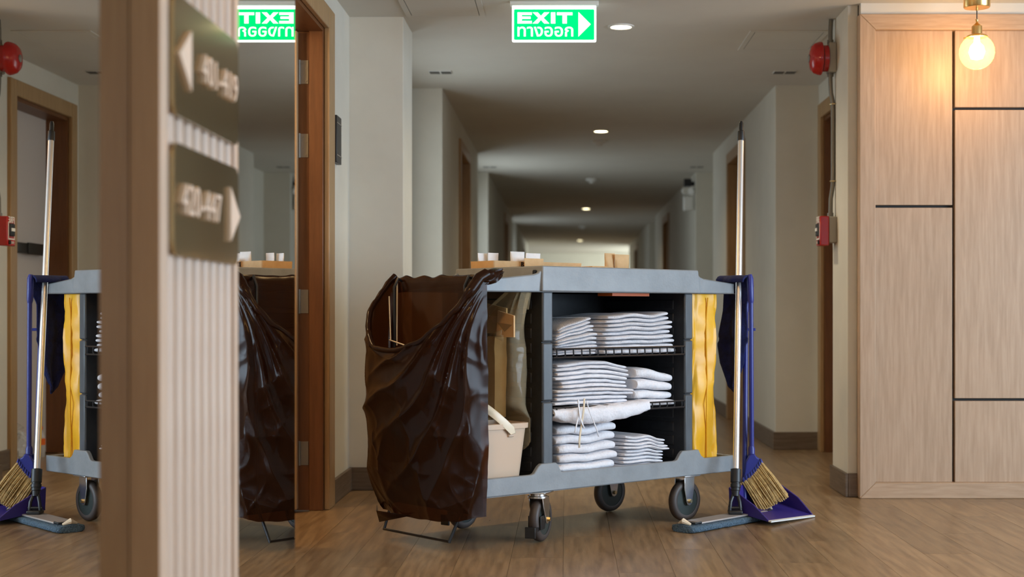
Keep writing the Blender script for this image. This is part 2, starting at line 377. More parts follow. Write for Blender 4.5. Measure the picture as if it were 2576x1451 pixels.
def run(side, ya, yb, doors, tagname, n0):
    x = XL if side < 0 else XR; xo = -1.43 if side < 0 else 2.1
    a = ya; k = 0; nm = 'wall_left' if side < 0 else 'wall_right'; bn = 'baseboard_left' if side < 0 else 'baseboard_right'
    sn = 'left' if side < 0 else 'right'; x0, x1 = sorted((x, xo)); s = -side
    for dy0, dy1 in doors + [(yb, None)]:
        wall(nm, x0, x1, a, dy0 - (0.10 if dy1 else 0), label='cream corridor wall on the %s, %s, stretch %s' % (sn, tagname, 'ab'[k]))
        bx0, bx1 = sorted((x, x+s*BT)); baseboard(bn, bx0, bx1, a, dy0-(0.10 if dy1 else 0), 'brown baseboard on the %s, %s, stretch %s' % (sn, tagname, 'ab'[k]))
        if dy1:
            wall(nm, x0, x1, dy0-0.10, dy1+0.10, 2.52, label='cream wall above the door on the %s, %s' % (sn, tagname))
            xb0, xb1 = sorted((xo, x-s*0.14)); wall(nm, xb0, xb1, dy0-0.10, dy1+0.10, z1=2.52, label='wall behind the door on the %s, %s' % (sn, tagname))
            corridor_door(side, dy0, dy1, n0+k, 'brown wooden room door on the %s of the corridor, %s' % (sn, tagname))
            a = dy1+0.10
        k += 1
for side, n in ((-1, 4), (1, 8)):
    run(side, 10.72 if side < 0 else 10.58, 15.05, [(12.45, 13.55)], 'past the first recess', n)
    run(side, 17.06, 24.7, [(21.5, 22.6)], 'past the second recess', n+1)
    run(side, 26.7, 35.0, [(30.9, 32.0)], 'past the third recess', n+2)
    nm = 'wall_left' if side < 0 else 'wall_right'; sn = 'left' if side < 0 else 'right'
    for k, (a, e) in enumerate(((15.05, 17.06), (24.7, 26.7))):
        x0, x1 = (-1.43, XLR) if side < 0 else (XRR, 2.1)
        if side < 0: window_wall(a, e, ('second', 'third')[k], 4+k)
        else: wall(nm, x0, x1, a, e, label='cream wall at the back of the %s recess on the %s' % (('second', 'third')[k], sn))
        bx = (XLR, XLR+BT) if side < 0 else (XRR-BT, XRR)
        baseboard('baseboard_'+sn, *bx, a, e, 'brown baseboard in the %s recess on the %s' % (('second', 'third')[k], sn))
baseboard('baseboard_left', XLR, XL, 10.72-BT, 10.72, 'brown baseboard on the pier face after the first left recess')
baseboard('baseboard_right', XR-BT, XRR, 10.58-BT, 10.58, 'brown baseboard on the pier face behind the dustpan')
# far end lobby
wall('wall_back', -3.4, 5.6, 39.9, 40, label='pale wall closing the far end of the corridor')
wall('wall_back', -3.4, -1.43, 34.8, 35.0, label='wall beside the far lobby on the left')
wall('wall_back', 2.1, 5.6, 34.8, 35.0, label='wall beside the far lobby on the right')
d = struct(B().box(0.05, 0.95, 39.86, 39.9, 0, 2.2), 'door_2', 'doorwood', 'brown door at the far end of the corridor', 'door')

# --- right side: short column, exit recess, wood panelling
wall('wall_right', 1.545, 2.1, 7.84, 8.28, label='short cream column carrying the fire bell and call point')
baseboard('baseboard_right', 1.545-BT, 1.545, 7.84-BT, 8.28, 'brown baseboard along the side of the bell column')
baseboard('baseboard_right', 1.545, 1.612, 7.84-BT, 7.84, 'brown baseboard on the front of the bell column')
E0, E1, EH = 9.33, 10.38, 2.43
wall('wall_right', XRR, 2.1, 8.28, E0, label='cream wall between bell column and exit door')
wall('wall_right', XRR, 2.1, E0, E1, EH, label='cream wall above the exit door')
wall('wall_right', XRR, 2.1, E1, 10.58, label='narrow cream wall past the exit door')
baseboard('baseboard_right', XRR-BT, XRR, 8.28, E0-0.10, 'brown baseboard between bell column and exit door')
de = empty('door_3', (XRR, E0, 0), kind='structure', label='white exit door with black push bar in oak frame', cat='door')
def ebox(x0, x1, y0, y1, z0, z1): return B().box(x0-XRR, x1-XRR, y0-E0, y1-E0, z0, z1)
ebox(XRR-0.025, XRR+0.005, E1-0.005, E1+0.105, 0, EH+0.10).build('casing', 'casing', de, bevel=0.005)
ebox(XRR-0.025, XRR+0.005, E0-0.105, E0+0.005, 0, EH+0.10).build('casing', 'casing', de, bevel=0.005)
ebox(XRR-0.025, XRR+0.005, E0+0.005, E1-0.005, EH-0.005, EH+0.10).build('casing_head', 'casing', de, bevel=0.005)
ebox(XRR+0.005, 2.09, E1-0.03, E1, 0, EH).build('jamb', 'jamb', de)
ebox(XRR+0.005, 2.09, E0, E0+0.03, 0, EH).build('jamb', 'jamb', de)
ebox(XRR+0.005, 2.09, E0+0.03, E1-0.03, EH-0.03, EH).build('head_jamb', 'jamb', de)
lf = ebox(2.03, 2.08, E0+0.03, E1-0.03, 0.005, EH-0.03).build('door_leaf', 'white_door', de)
pb = ebox(1.985, 2.03, E0+0.05, E1-0.15, 1.42, 1.49).build('push_bar', 'black', de, bevel=0.006)
ebox(1.975, 1.99, E0+0.55, E1-0.18, 1.415, 1.495).build('latch_case', 'black', pb, bevel=0.004)
wall('wall_right', 2.1, 2.2, 8.2, 15, label='outer wall behind the exit recess')

# pale oak panelling facing the camera
ZW = 7.79
ww = struct(B().box(1.60, 5.6, ZW+0.045, ZW+0.25, -0.1, CEIL+0.02), 'wall_panelled', 'groove', 'pale oak panelled wall with dark shadow gaps', 'wall', smooth=0)
struct(B().box(1.605, 5.5, ZW-0.01, ZW+0.045, 2.628, CEIL), 'trim_2', 'ceil', 'narrow painted strip above the oak panelling', 'trim', smooth=0)
def px_x(px, Z): return (px-PX)*Z/F
def px_h(py, Z): return 1 + (PY-py)*Z/F
FR = 0.086
xl = px_x(2160, ZW); xi = xl+FR
# mitred frame: left stile, top rail, bottom rail
def fr(a, b_, d): return (a, ZW+d, b_)
B().prism([(xl, 0.0), (xl, 2.628), (xi, 2.628-FR), (xi, FR)], fr, -0.03, 0.045).build('frame_stile', 'panelwood', ww, bevel=0.004)
B().prism([(xl, 2.628), (5.5, 2.628), (5.5, 2.628-FR), (xi, 2.628-FR)], fr, -0.03, 0.045).build('frame_rail', 'framewood_h', ww, bevel=0.004)
B().prism([(xl, 0.0), (5.5, 0.0), (5.5, FR), (xi, FR)], fr, -0.03, 0.045).build('frame_rail', 'framewood_h', ww, bevel=0.004)
g_ = 0.0075
x1 = px_x(2399, ZW); ztop, zbot = 2.628-FR, FR
def board(x0, x1_, z0, z1): B().box(x0, x1_, ZW, ZW+0.045, z0, z1).build('panel', 'panelwood', ww, bevel=0.002, smooth=0)
zj = px_h(519, ZW); board(xi, x1-g_, zbot, zj-g_); board(xi, x1-g_, zj+g_, ztop)
for k in range(3):
    xa = x1+g_ + k*0.78; xb_ = xa + 0.78 - 2*g_
    zs = [[zbot, px_h(1005, ZW), px_h(273, ZW), ztop], [zbot, 1.62, ztop], [zbot, 0.9, 2.2, ztop]][k]
    for z0, z1 in zip(zs[:-1], zs[1:]): board(xa, xb_, z0+(g_ if z0 != zbot else 0), z1-(g_ if z1 != ztop else 0))

# lobby shell with the windows that let in the daylight
wall('wall_right', 5.5, 5.6, -4.4, 1.2, label='lobby wall before the tall window')
wall('wall_right', 5.5, 5.6, 6.0, 7.9, label='lobby wall between tall window and oak panelling')
wall('wall_right', 5.5, 5.6, 1.2, 6.0, z1=0.4, label='lobby wall under the tall window')
wall('wall_right', 5.5, 5.6, 1.2, 6.0, z0=2.5, label='lobby wall above the tall window')
wall('wall_front', -3.4, 0.4, -4.4, -4.3, label='lobby wall behind the camera, mirror side')
wall('wall_front', 4.0, 5.6, -4.4, -4.3, label='lobby wall behind the camera, window side')
wall('wall_front', 0.4, 4.0, -4.4, -4.3, z1=0.4, label='lobby wall under the rear window')
wall('wall_front', 0.4, 4.0, -4.4, -4.3, z0=2.5, label='lobby wall above the rear window')
def window(n, horizontal, a0, a1, c, label):
    wn = empty('window_%d' % n, (c, a0, 0) if not horizontal else (a0, c, 0), kind='structure', label=label, cat='window')
    L = a1-a0
    def bx(p0, p1, d0, d1, z0, z1): return B().box(d0, d1, p0, p1, z0, z1) if not horizontal else B().box(p0, p1, d0, d1, z0, z1)
    k = 4
    for j in range(k+1): bx(max(0, j*L/k-0.025), min(L, j*L/k+0.025), -0.03, 0.03, 0.4, 2.5).build('mullion', 'black', wn)
    for j in range(k): bx(j*L/k+0.025, (j+1)*L/k-0.025, -0.004, 0.004, 0.45, 2.45).build('pane', 'glass', wn, smooth=0)
    for z0 in (0.4, 2.45): bx(0, L, -0.03, 0.03, z0, z0+0.05).build('rail', 'black', wn)
window(1, False, 1.2, 6.0, 5.55, 'tall window with black mullions in the lobby')
window(2, True, 0.4, 4.0, -4.35, 'wide window with black mullions behind the camera')

# mirror wall on the left: a projecting wall that carries the mirror
wall('wall_left', -1.43, XM-0.012, -4.3, 4.58, label='projecting wall that carries the tall mirror')
mr = empty('wall_mirror', (XM-0.006, 3.0, 0.0), label='tall frameless mirror on the wall beside the fluted sign panel', cat='mirror')
B().box(-0.006, 0.006, -3.6, 4.573-3.0, 0.02, CEIL-0.01).build('mirror_glass', 'mirror', mr, smooth=0)

# ================================================================ FLUTED SIGN PANEL AND SIGNS
PZ0, PZ1, PXF = 2.836, 3.525, -0.806
fp = empty('fluted_sign_panel', (XM, PZ0, 0), label='pale fluted wooden panel fixed to the mirror, carrying room signs', cat='wall panel')
def pb_(x0, x1, y0, y1, z0, z1): return B().box(x0-XM, x1-XM, y0-PZ0, y1-PZ0, z0, z1)
pb_(XM+0.001, PXF-0.034, PZ0+0.006, PZ1, 0.0, CEIL-0.005).build('backing_board', 'backing', fp, smooth=0)
pb_(XM+0.001, PXF, PZ0, PZ0+0.006, 0.0, CEIL-0.005).build('end_panel', 'pillarwood', fp, smooth=0)
pb_(PXF-0.034, PXF, PZ0+0.006, 2.904, 0.0, CEIL-0.005).build('edge_strip', 'slat', fp, bevel=0.004)
pb_(PXF-0.034, PXF, 3.486, PZ1, 0.0, CEIL-0.005).build('edge_strip', 'slat', fp, bevel=0.004)
nr = 8; pitch = (3.486-2.904)/nr
arc = [(math.cos(R(a)), math.sin(R(a))) for a in range(0, 181, 20)]
rb = B().prism([(pitch*0.33*c, 0.034*s_) for c, s_ in arc], lambda a, b_, d: (b_, a, d), 0.0, CEIL-0.005)
rm = rb.mesh('rib', 'slat', 60)
for k in range(nr):
    o = bpy.data.objects.new('rib', rm); C.objects.link(o); o.parent = fp
    o.location = ((PXF-0.034-XM)*H, (2.904+pitch*(k+0.5)-PZ0)*H, 0)
def room_sign(z0, z1, txt, arrow_first, label):
    y0, y1 = 2.908, 3.482; hgt = z1-z0; L = y1-y0
    s = empty('direction_sign', (PXF+0.002, y0, z0), label=label, cat='sign', group='room direction signs')
    # rounded plate; right-hand reading direction runs away from the camera
    r = 0.03; cs = [(L-r, r, -90), (L-r, hgt-r, 0), (r, hgt-r, 90), (r, r, 180)]; poly = []
    for cx, cz, a0 in cs:
        for q in range(5): a = R(a0+q*22.5); poly.append((cx+r*math.cos(a), cz+r*math.sin(a)))
    B().prism(poly, lambda a, b_, d: (d, a, b_), 0.0, 0.008).build('plate', 'bronze', s, smooth=0)
    fn = lambda off, up: (lambda x, y, z: (0.008+z, x+off, y+up))
    ah, aw = 0.064, 0.096
    if arrow_first: tri = [(0.015, hgt/2), (0.015+aw, hgt/2-ah), (0.015+aw, hgt/2+ah)]; tc = 0.36
    else: tri = [(L-0.015, hgt/2), (L-0.015-aw, hgt/2+ah), (L-0.015-aw, hgt/2-ah)]; tc = 0.198
    B().prism(tri, lambda a, b_, d: (d, a, b_), 0.008, 0.016).build('arrow', 'signletter', s)
    text_geo(txt, 0.090, fn(tc, hgt/2), depth=0.010, offset=0.0005, spc=1.12).build('room_numbers', 'signletter', s, smooth=0)
room_sign(1.408, 1.658, '401-419', True, 'upper bronze sign with left arrow and room numbers 401-419')
room_sign(1.119, 1.352, '420-447', False, 'lower bronze sign with right arrow and room numbers 420-447')

# ================================================================ CEILING FIXTURES
# exit sign
EZ = 7.74
ex0, ex1 = px_x(1288, EZ), px_x(1500, EZ); et, eb = px_h(14, EZ), px_h(106, EZ)
ecx = (ex0+ex1)/2
es = empty('exit_sign', (ecx, EZ, eb), label='lit green EXIT sign with Thai lettering and white arrow', cat='sign')
hw, hh = (ex1-ex0)/2, et-eb
B().box(-hw-0.012, hw+0.012, -0.025, 0.03, hh-0.002, CEIL-eb).build('housing', 'white', es, bevel=0.004)
def rrect(w0, z0, z1, r):
    pts = []
    for cx, cz, a0 in ((w0-r, z0+r, -90), (w0-r, z1-r, 0), (-w0+r, z1-r, 90), (-w0+r, z0+r, 180)):
        for q in range(5): a = R(a0+q*22.5); pts.append((cx+r*math.cos(a), cz+r*math.sin(a)))
    return pts
B().prism(rrect(hw, 0, hh, 0.008), lambda a, b_, d: (a, d, b_), -0.006, 0.006).build('lit_border', 'signwhite', es, smooth=0)
B().prism(rrect(hw-0.011, 0.011, hh-0.022, 0.006), lambda a, b_, d: (a, d, b_), -0.0085, -0.006).build('green_panel', 'green', es, smooth=0)
sx_ = lambda px: (px-1394)*EZ/F; sz_ = lambda py: (106-py)*EZ/F
ff = lambda a, b_, d: (sx_(a), d, sz_(b_))
def glyph(name, polys):
    bb = B()
    for p_ in polys: bb.prism(p_, ff, -0.0105, -0.0085)
    return bb
E_ = [[(1302,32),(1313,32),(1313,60),(1302,60)], [(1313,32),(1338,32),(1338,38.5),(1313,38.5)], [(1313,42.5),(1335,42.5),(1335,48.5),(1313,48.5)], [(1313,53.5),(1338,53.5),(1338,60),(1313,60)]]
X_ = [[(1340,32),(1353,32),(1361,41),(1369,32),(1382,32),(1367.5,46),(1382,60),(1369,60),(1361,51),(1353,60),(1340,60),(1354.5,46)]]
I_ = [[(1386,32),(1397,32),(1397,60),(1386,60)]]
T_ = [[(1401,32),(1440,32),(1440,39),(1401,39)], [(1415,39),(1426,39),(1426,60),(1415,60)]]
for nm_, pl in zip('EXIT', (E_, X_, I_, T_)): glyph(nm_, pl).build('letter', 'signwhite', es, smooth=0)
glyph('a', [[(1455,31),(1486,62),(1455,93)]]).build('arrow', 'signwhite', es, smooth=0)
tb = text_geo('ทางออก', 1.0, lambda x, y, z: (x, y, z), depth=0.0, offset=0.012)
xs_ = [v[0] for v in tb.v]; ys_ = [v[1] for v in tb.v]
if xs_:
    ax, bx_ = min(xs_), max(xs_); ay, by = min(ys_), max(ys_)
    tb.v = [(sx_(1302+(v[0]-ax)/(bx_-ax)*140), -0.0095, sz_(93-(v[1]-ay)/(by-ay)*25)) for v in tb.v]
    tb.build('thai_lettering', 'signwhite', es, smooth=0)

# recessed downlights along the corridor, plus those of the lobby
def downlight(x, y, label, power=0, r=0.062, spot=True, col=(1.0, 0.84, 0.58), group='corridor downlights'):
    d = empty('downlight', (x, y, CEIL), label=label, cat='ceiling light', group=group)
    B().lathe([(r+0.016, 0.0), (r+0.016, -0.006), (r, -0.008), (r, -0.0005)], n=28).build('trim_ring', 'white', d)
    B().lathe([(r-0.001, -0.001), (r-0.001, -0.004), (r*0.5, -0.005), (0.001, -0.005)], n=28).build('diffuser', 'lamp_disc', d)
    if power:
        L = spot_light('downlight_lamp', (x, y, CEIL-0.012), power, col, 150, 0.8, 0.05); L.parent = d; L.location = (0, 0, -0.012*H)
for k, (y, pw) in enumerate(((8.40, 46), (13.2, 30), (22.9, 24), (32.8, 24))):
    downlight(0.325, y, ['round lit downlight beside the green exit sign', 'round lit downlight just before a smoke detector', 'round lit downlight between two smoke detectors', 'smallest round lit downlight deep in the corridor'][k], pw)
for x, y, pw in ((1.7, 4.4, 34), (3.2, 5.4, 16), (-0.2, 1.0, 26)):
    downlight(x, y, 'round warm downlight in the lobby ceiling above the camera', pw, col=WARM, group='lobby downlights')
# smoke detectors
for y, lab in ((13.95, 'round smoke detector close behind a lit downlight'), (17.9, 'round smoke detector at the second recess'), (27.5, 'round smoke detector far along the corridor')):
    sd = empty('smoke_detector', (0.325, y, CEIL), label=lab, cat='smoke detector', group='smoke detectors')
    B().lathe([(0.075, 0), (0.075, -0.02), (0.06, -0.03), (0.03, -0.032), (0.001, -0.032)], n=24).build('base', 'white', sd)
    B().lathe([(0.032, -0.03), (0.03, -0.05), (0.02, -0.056), (0.001, -0.056)], n=20).build('sensor', 'white', sd)
# slot vents
for x, y, lab in ((-0.873, 9.98, 'dark slot vent in the ceiling, nearest the first left pier'), (1.527, 9.98, 'dark slot vent in the ceiling by the exit recess'),
                  (-0.87, 16.4, 'dark slot vent in the ceiling of the second left recess'), (1.5, 16.4, 'dark slot vent in the ceiling of the second right recess')):
    vt = empty('ceiling_vent', (x, y, CEIL), label=lab, cat='vent', group='ceiling slot vents')
    B().box(-0.08, 0.08, -0.05, 0.05, -0.006, -0.0005).build('frame', 'white', vt, bevel=0.002)
    for q in (-1, 1):
        B().box(*sorted((q*0.006, q*0.074)), -0.044, 0.044, -0.009, -0.006).build('slot', 'vent', vt)
# access hatches
for x0, x1, y0, y1, lab in ((px_x(1035, 8.08), px_x(1207, 8.08), 7.5, 8.08, 'square access hatch in the ceiling near the exit sign'), (1.13, 1.545, 8.55, 9.12, 'square access hatch in the ceiling near the fire bell')):
    ht = empty('ceiling_hatch', ((x0+x1)/2, (y0+y1)/2, CEIL), label=lab, cat='hatch', group='ceiling hatches')
    a, c_ = (x1-x0)/2, (y1-y0)/2
    B().box(-a, a, -c_, c_, -0.003, -0.0005).build('shadow_gap', 'vent', ht, smooth=0)
    B().box(-a+0.004, a-0.004, -c_+0.004, c_-0.004, -0.006, -0.003).build('hatch_panel', 'ceil', ht, smooth=0)
    fb = B()
    for q in (-1, 1):
        fb.box(*sorted((q*(a), q*(a+0.03))), -c_-0.03, c_+0.03, -0.006, -0.0005); fb.box(-a, a, *sorted((q*c_, q*(c_+0.03))), -0.006, -0.0005)
    fb.build('hatch_frame', 'ceil', ht, smooth=0)
# pendant lamp
LZ = 7.42; lx = px_x(2457.5, LZ); lh = px_h(131, LZ); lr = 43*LZ/F
pl = empty('pendant_lamp', (lx, LZ, lh), label='brass pendant lamp with glowing pebbled glass globe', cat='lamp')
B().lathe([(0.068, CEIL-lh), (0.068, px_h(20, LZ)-lh+0.006), (0.064, px_h(20, LZ)-lh), (0.006, px_h(21, LZ)-lh), (0.006, px_h(27, LZ)-lh), (0.002, px_h(27, LZ)-lh)], n=32).build('canopy', 'brass', pl)
zz = lambda py: px_h(py, LZ)-lh
B().cyl((0, 0, zz(26)), (0, 0, zz(50)), 0.0028, n=8).build('cord', 'black', pl)
sk = B().lathe([(0.003, zz(48)), (0.0085, zz(49)), (0.0085, zz(52)), (0.005, zz(55)), (0.007, zz(58)), (0.026, zz(66)), (0.027, zz(69)), (0.027, zz(86)), (0.044, zz(88)), (0.054, zz(91)), (0.056, zz(94)), (0.050, zz(95)), (0.03, zz(95))], n=32).build('lamp_holder', 'brass', pl)
for a in (30, 150, 270):
    c_, s_ = math.cos(R(a)), math.sin(R(a)); B().cyl((0.054*c_, 0.054*s_, zz(93)), (0.068*c_, 0.068*s_, zz(93)), 0.004, n=8).build('grub_screw', 'brass', sk)
def globe_pt(i, j, NI=72, NJ=40):
    a = 2*math.pi*i/NI; t = math.pi*(0.10 + 0.90*j/(NJ-1))
    bmp = 1 + 0.035*(math.sin(a*18 + (j % 2)*0.0)*math.sin(t*20))
    r_ = lr*bmp
    return (r_*math.sin(t)*math.cos(a), r_*math.sin(t)*math.sin(a), r_*math.cos(t))
B().grid(globe_pt, 72, 40, wi=True).build('glass_globe', 'globe', pl, smooth=180)
B().lathe([(0.001, -0.042), (0.03, -0.034), (0.042, 0.0), (0.034, 0.03), (0.016, 0.05), (0.014, 0.075)], n=20).build('bulb', 'bulb', pl)
pd = bpy.data.lights.new('pendant_light', 'POINT'); pd.energy = 8; pd.color = (1.0, 0.58, 0.22); pd.shadow_soft_size = 0.06
po = bpy.data.objects.new('pendant_light', pd); C.objects.link(po); po.parent = pl

pl2 = copy_tree(pl); pl2.location = (-0.55*H, 4.2*H, lh*H)
tag(pl2, 'brass pendant lamp with glass globe hanging beside the mirror', 'lamp')
pl['group'] = pl2['group'] = 'globe pendant lamps'
for k in bpy.data.objects:
    if k.parent == pl2 and k.type == 'LIGHT': k.data = k.data.copy(); k.data.energy = 34; k.data.color = WARM
# ================================================================ WALL FIXTURES
# fire bell on the column: gong, back box, conduit
BZ, BX = 8.20, 1.545
bz0 = px_h(147, BZ)
fb_ = empty('fire_bell', (BX, BZ, bz0), label='red dome fire bell on grey back box', cat='fire bell')
B().box(-0.045, 0.0, -0.055, 0.055, -0.085, 0.085).build('back_box', 'boxgrey', fb_, bevel=0.008)
B().lathe([(0.075, -0.072), (0.075, -0.045)], n=32, axis=(1, 0, 0)).build('mounting_plate', 'red', fb_)
B().lathe([(0.094, -0.080), (0.096, -0.086), (0.093, -0.10), (0.085, -0.122), (0.068, -0.139), (0.035, -0.147), (0.002, -0.149)], n=40, axis=(1, 0, 0)).build('gong', 'red', fb_)
B().lathe([(0.022, -0.146), (0.022, -0.152), (0.008, -0.156), (0.001, -0.156)], n=16, axis=(1, 0, 0)).build('centre_bolt', 'steel', fb_)
cd = empty('conduit_pipe', (BX, BZ, 0.0), label='thin grey conduit running down the column from bell to call point', cat='conduit')
hz = lambda py: px_h(py, BZ)
xo_ = -0.028
B().tube([(xo_, 0.0, bz0+0.09), (xo_, 0, hz(80)), (xo_+0.004, 0, CEIL-0.003)], 0.013, 10).build('upper_pipe', 'conduit', cd)
B().tube([(xo_, 0.0, bz0-0.087), (xo_, 0, hz(205)), (xo_+0.004, 0, hz(235)), (-0.014, 0, hz(258)), (-0.013, 0, hz(300)), (-0.013, 0, hz(440)), (-0.015, 0, hz(468)), (-0.026, 0, hz(500)), (-0.028, 0, hz(544))], 0.0125, 10).build('lower_pipe', 'conduit', cd)
for zc in (hz(262), hz(456)):
    B().tube([(-0.001, -0.028, zc), (-0.006, -0.016, zc), (-0.022, -0.014, zc), (-0.029, 0, zc), (-0.022, 0.014, zc), (-0.006, 0.016, zc), (-0.001, 0.028, zc)], 0.004, 6).build('saddle_clip', 'bolt', cd)
for zc in (bz0+0.094, bz0-0.092, hz(541)):
    B().lathe([(0.018, -0.012), (0.018, 0.012)], c=(xo_, 0, zc), n=12).build('gland', 'conduit', cd)
cz0 = px_h(580, BZ)
cp = empty('fire_call_point', (BX, BZ, cz0), label='red FIRE call point box under the conduit', cat='fire alarm')
B().box(-0.046, 0.0, -0.058, 0.058, -0.070, 0.078).build('back_box', 'boxgrey', cp, bevel=0.005)
B().box(-0.098, -0.046, -0.062, 0.062, -0.088, 0.080).build('body', 'red', cp, bevel=0.006)
lever = B().box(-0.108, -0.098, -0.034, 0.034, -0.032, 0.040).build('pull_lever', 'black', cp, bevel=0.004)
B().box(-0.112, -0.108, -0.026, 0.026, -0.004, 0.014).build('lever_label', 'white', lever)
face = lambda u, v: (lambda x, y, z: (-0.0982-z, u-x, v+y))
text_geo('FIRE', 0.050, face(0.0, 0.060), depth=0.003, offset=0.0008).build('lettering', 'white', cp, smooth=0)
vb = B()
for q in (-1, 1): vb.box(-0.1005, -0.098, *sorted((q*0.040, q*0.047)), -0.045, 0.045)
vb.box(-0.1005, -0.098, -0.047, 0.047, -0.052, -0.045); vb.build('white_outline', 'white', cp)
B().lathe([(0.012, -0.106), (0.012, -0.098)], c=(0, -0.03, -0.068), n=14, axis=(1, 0, 0)).build('key_lock', 'black', cp)
text_geo('PULL', 0.020, face(0.014, -0.068), depth=0.003).build('lettering', 'white', cp, smooth=0)
# black door-side panels
def room_plate(x, y, s, label, zc=1.925, facing='x'):
    rp = empty('room_number_plate', (x, y, zc), label=label, cat='wall panel', group='black room plates')
    B().box(*sorted((0, s*0.026)), -0.075, 0.075, -0.125, 0.125).build('plate', 'black', rp, bevel=0.003)
    for q in (0.085, -0.085):
        B().box(*sorted((s*0.026, s*0.028)), -0.075, 0.075, q-0.002, q+0.002).build('seam', 'boxgrey', rp)
    return rp
room_plate(XLR, 7.61, 1, 'black wall panel beside the open service doorway')
room_plate(XRR, 16.2, -1, 'black wall panel in the second right recess')
room_plate(XLR, 15.2, 1, 'black wall panel in the second left recess')
# emergency light on the second right pier
EMZ = 17.2; ex_ = px_x(1730, EMZ)
em = empty('emergency_light', (ex_, EMZ, px_h(490, EMZ)), label='white twin-head emergency light on the corridor pier', cat='emergency light')
B().box(-0.055, 0.055, -0.06, 0.05, -0.19, -0.02).build('battery_box', 'white', em, bevel=0.012)
B().box(-0.045, 0.045, -0.04, 0.05, 0.10, 0.19).build('bracket', 'black', em, bevel=0.006)
for q in (-1, 1):
    B().lathe([(0.02, 0.03), (0.042, 0.0), (0.046, -0.03), (0.04, -0.036), (0.001, -0.036)], c=(q*0.038, -0.04, 0.045), n=18, axis=(0.3*q, 1, 0.25)).build('lamp_head', 'white', em)
B().box(-0.012, 0.012, -0.01, 0.02, -0.02, 0.11).build('stem', 'white', em)
B().box(0.04, 0.098, 0.0, 0.05, 0.11, 0.16).build('bracket_arm', 'black', em)

# ================================================================ HOUSEKEEPING CART
YAW = R(41.5); P0 = Vector((-0.348, 6.026, 0)); UX = Vector((math.cos(YAW), math.sin(YAW), 0)); VX = Vector((-math.sin(YAW), math.cos(YAW), 0))
def cw(s, v, h): return tuple(P0 + UX*s + VX*v + Vector((0, 0, h)))          # cart frame -> layout
def s_at(px, v):                                                              # how far along the cart a photo column lies, at depth v
    k = (px-PX)/F; ox, oz = P0.x + VX.x*v, P0.y + VX.y*v
    return (k*oz - ox) / (UX.x - k*UX.y)
def v_at(px, s):
    k = (px-PX)/F; ox, oz = P0.x + UX.x*s, P0.y + UX.y*s
    return (k*oz - ox) / (VX.x - k*VX.y)
def h_at(py, s, v): return 1 + (PY-py)*(P0.y + UX.y*s + VX.y*v)/F
CL, CWd = 1.588, 0.64
cart = empty('housekeeping_cart', cw(0, 0, 0), YAW, 'grey and black housekeeping cart on four casters', 'cart')
# --- top tray
side = [(0,1.10),(1.588,1.10),(1.588,1.150),(1.37,1.172),(1.345,1.180),(1.333,1.190),(0.327,1.190),(0.318,1.180),(0.29,1.173),(0,1.145)]
fn_s = lambda a, b_, d: (a, d, b_)
tt = B(); tt.prism(side, fn_s, 0.012, 0.032); tt.prism(side, fn_s, CWd-0.032, CWd-0.012)
for s0, s1, z1 in ((0.0, 0.02, 1.146), (1.568, 1.588, 1.150)): tt.box(s0, s1, 0.012, CWd-0.012, 1.10, z1)
tt.box(0.0, CL, 0.02, CWd-0.02, 1.10, 1.125)
top = tt.build('top_tray', 'grey', cart, bevel=0.005)
# raised middle box of the tray, its walls leaning slightly
bx_ = B()
def ringbox(z, g): return [(0.336-g, 0.006-g, z), (1.326+g, 0.006-g, z), (1.326+g, CWd-0.006+g, z), (0.336-g, CWd-0.006+g, z)]
ro, rt, ri, rin = ringbox(1.10, 0.008), ringbox(1.212, 0.0), ringbox(1.212, -0.022), ringbox(1.13, -0.030)
vs_ = ro+rt+ri+rin; fs = []
for L in range(3):
    for k in range(4): fs.append((L*4+k, L*4+(k+1)%4, (L+1)*4+(k+1)%4, (L+1)*4+k))
fs += [(12, 13, 14, 15), (3, 2, 1, 0)]
bx_.add(vs_, fs); box_o = bx_.build('tray_box', 'grey', cart, bevel=0.005)
B().lathe([(0.010, 0), (0.010, 0.022), (0.007, 0.026), (0.001, 0.026)], c=(s_at(1345, 0.05), 0.05, 1.168), n=14).build('peg', 'black', top)
# --- base tray
prof = [(0,0.225),(1.588,0.225),(1.588,0.303),(1.365,0.303),(1.34,0.318),(1.322,0.347),(1.212,0.347),(1.197,0.335),(1.175,0.307),(1.160,0.303),(0.450,0.303),(0.438,0.307),(0.420,0.340),(0.408,0.347),(0.325,0.347),(0.310,0.338),(0.285,0.308),(0.270,0.303),(0,0.303)]
bt = B(); bt.prism(prof, fn_s, 0.0, 0.022); bt.prism(prof, fn_s, CWd-0.022, CWd)
bt.box(0, CL, 0.01, CWd-0.01, 0.225, 0.247)
for s0 in (0.0, CL-0.02): bt.box(s0, s0+0.02, 0.01, CWd-0.01, 0.225, 0.303)
bt.build('base_tray', 'grey', cart, bevel=0.004)
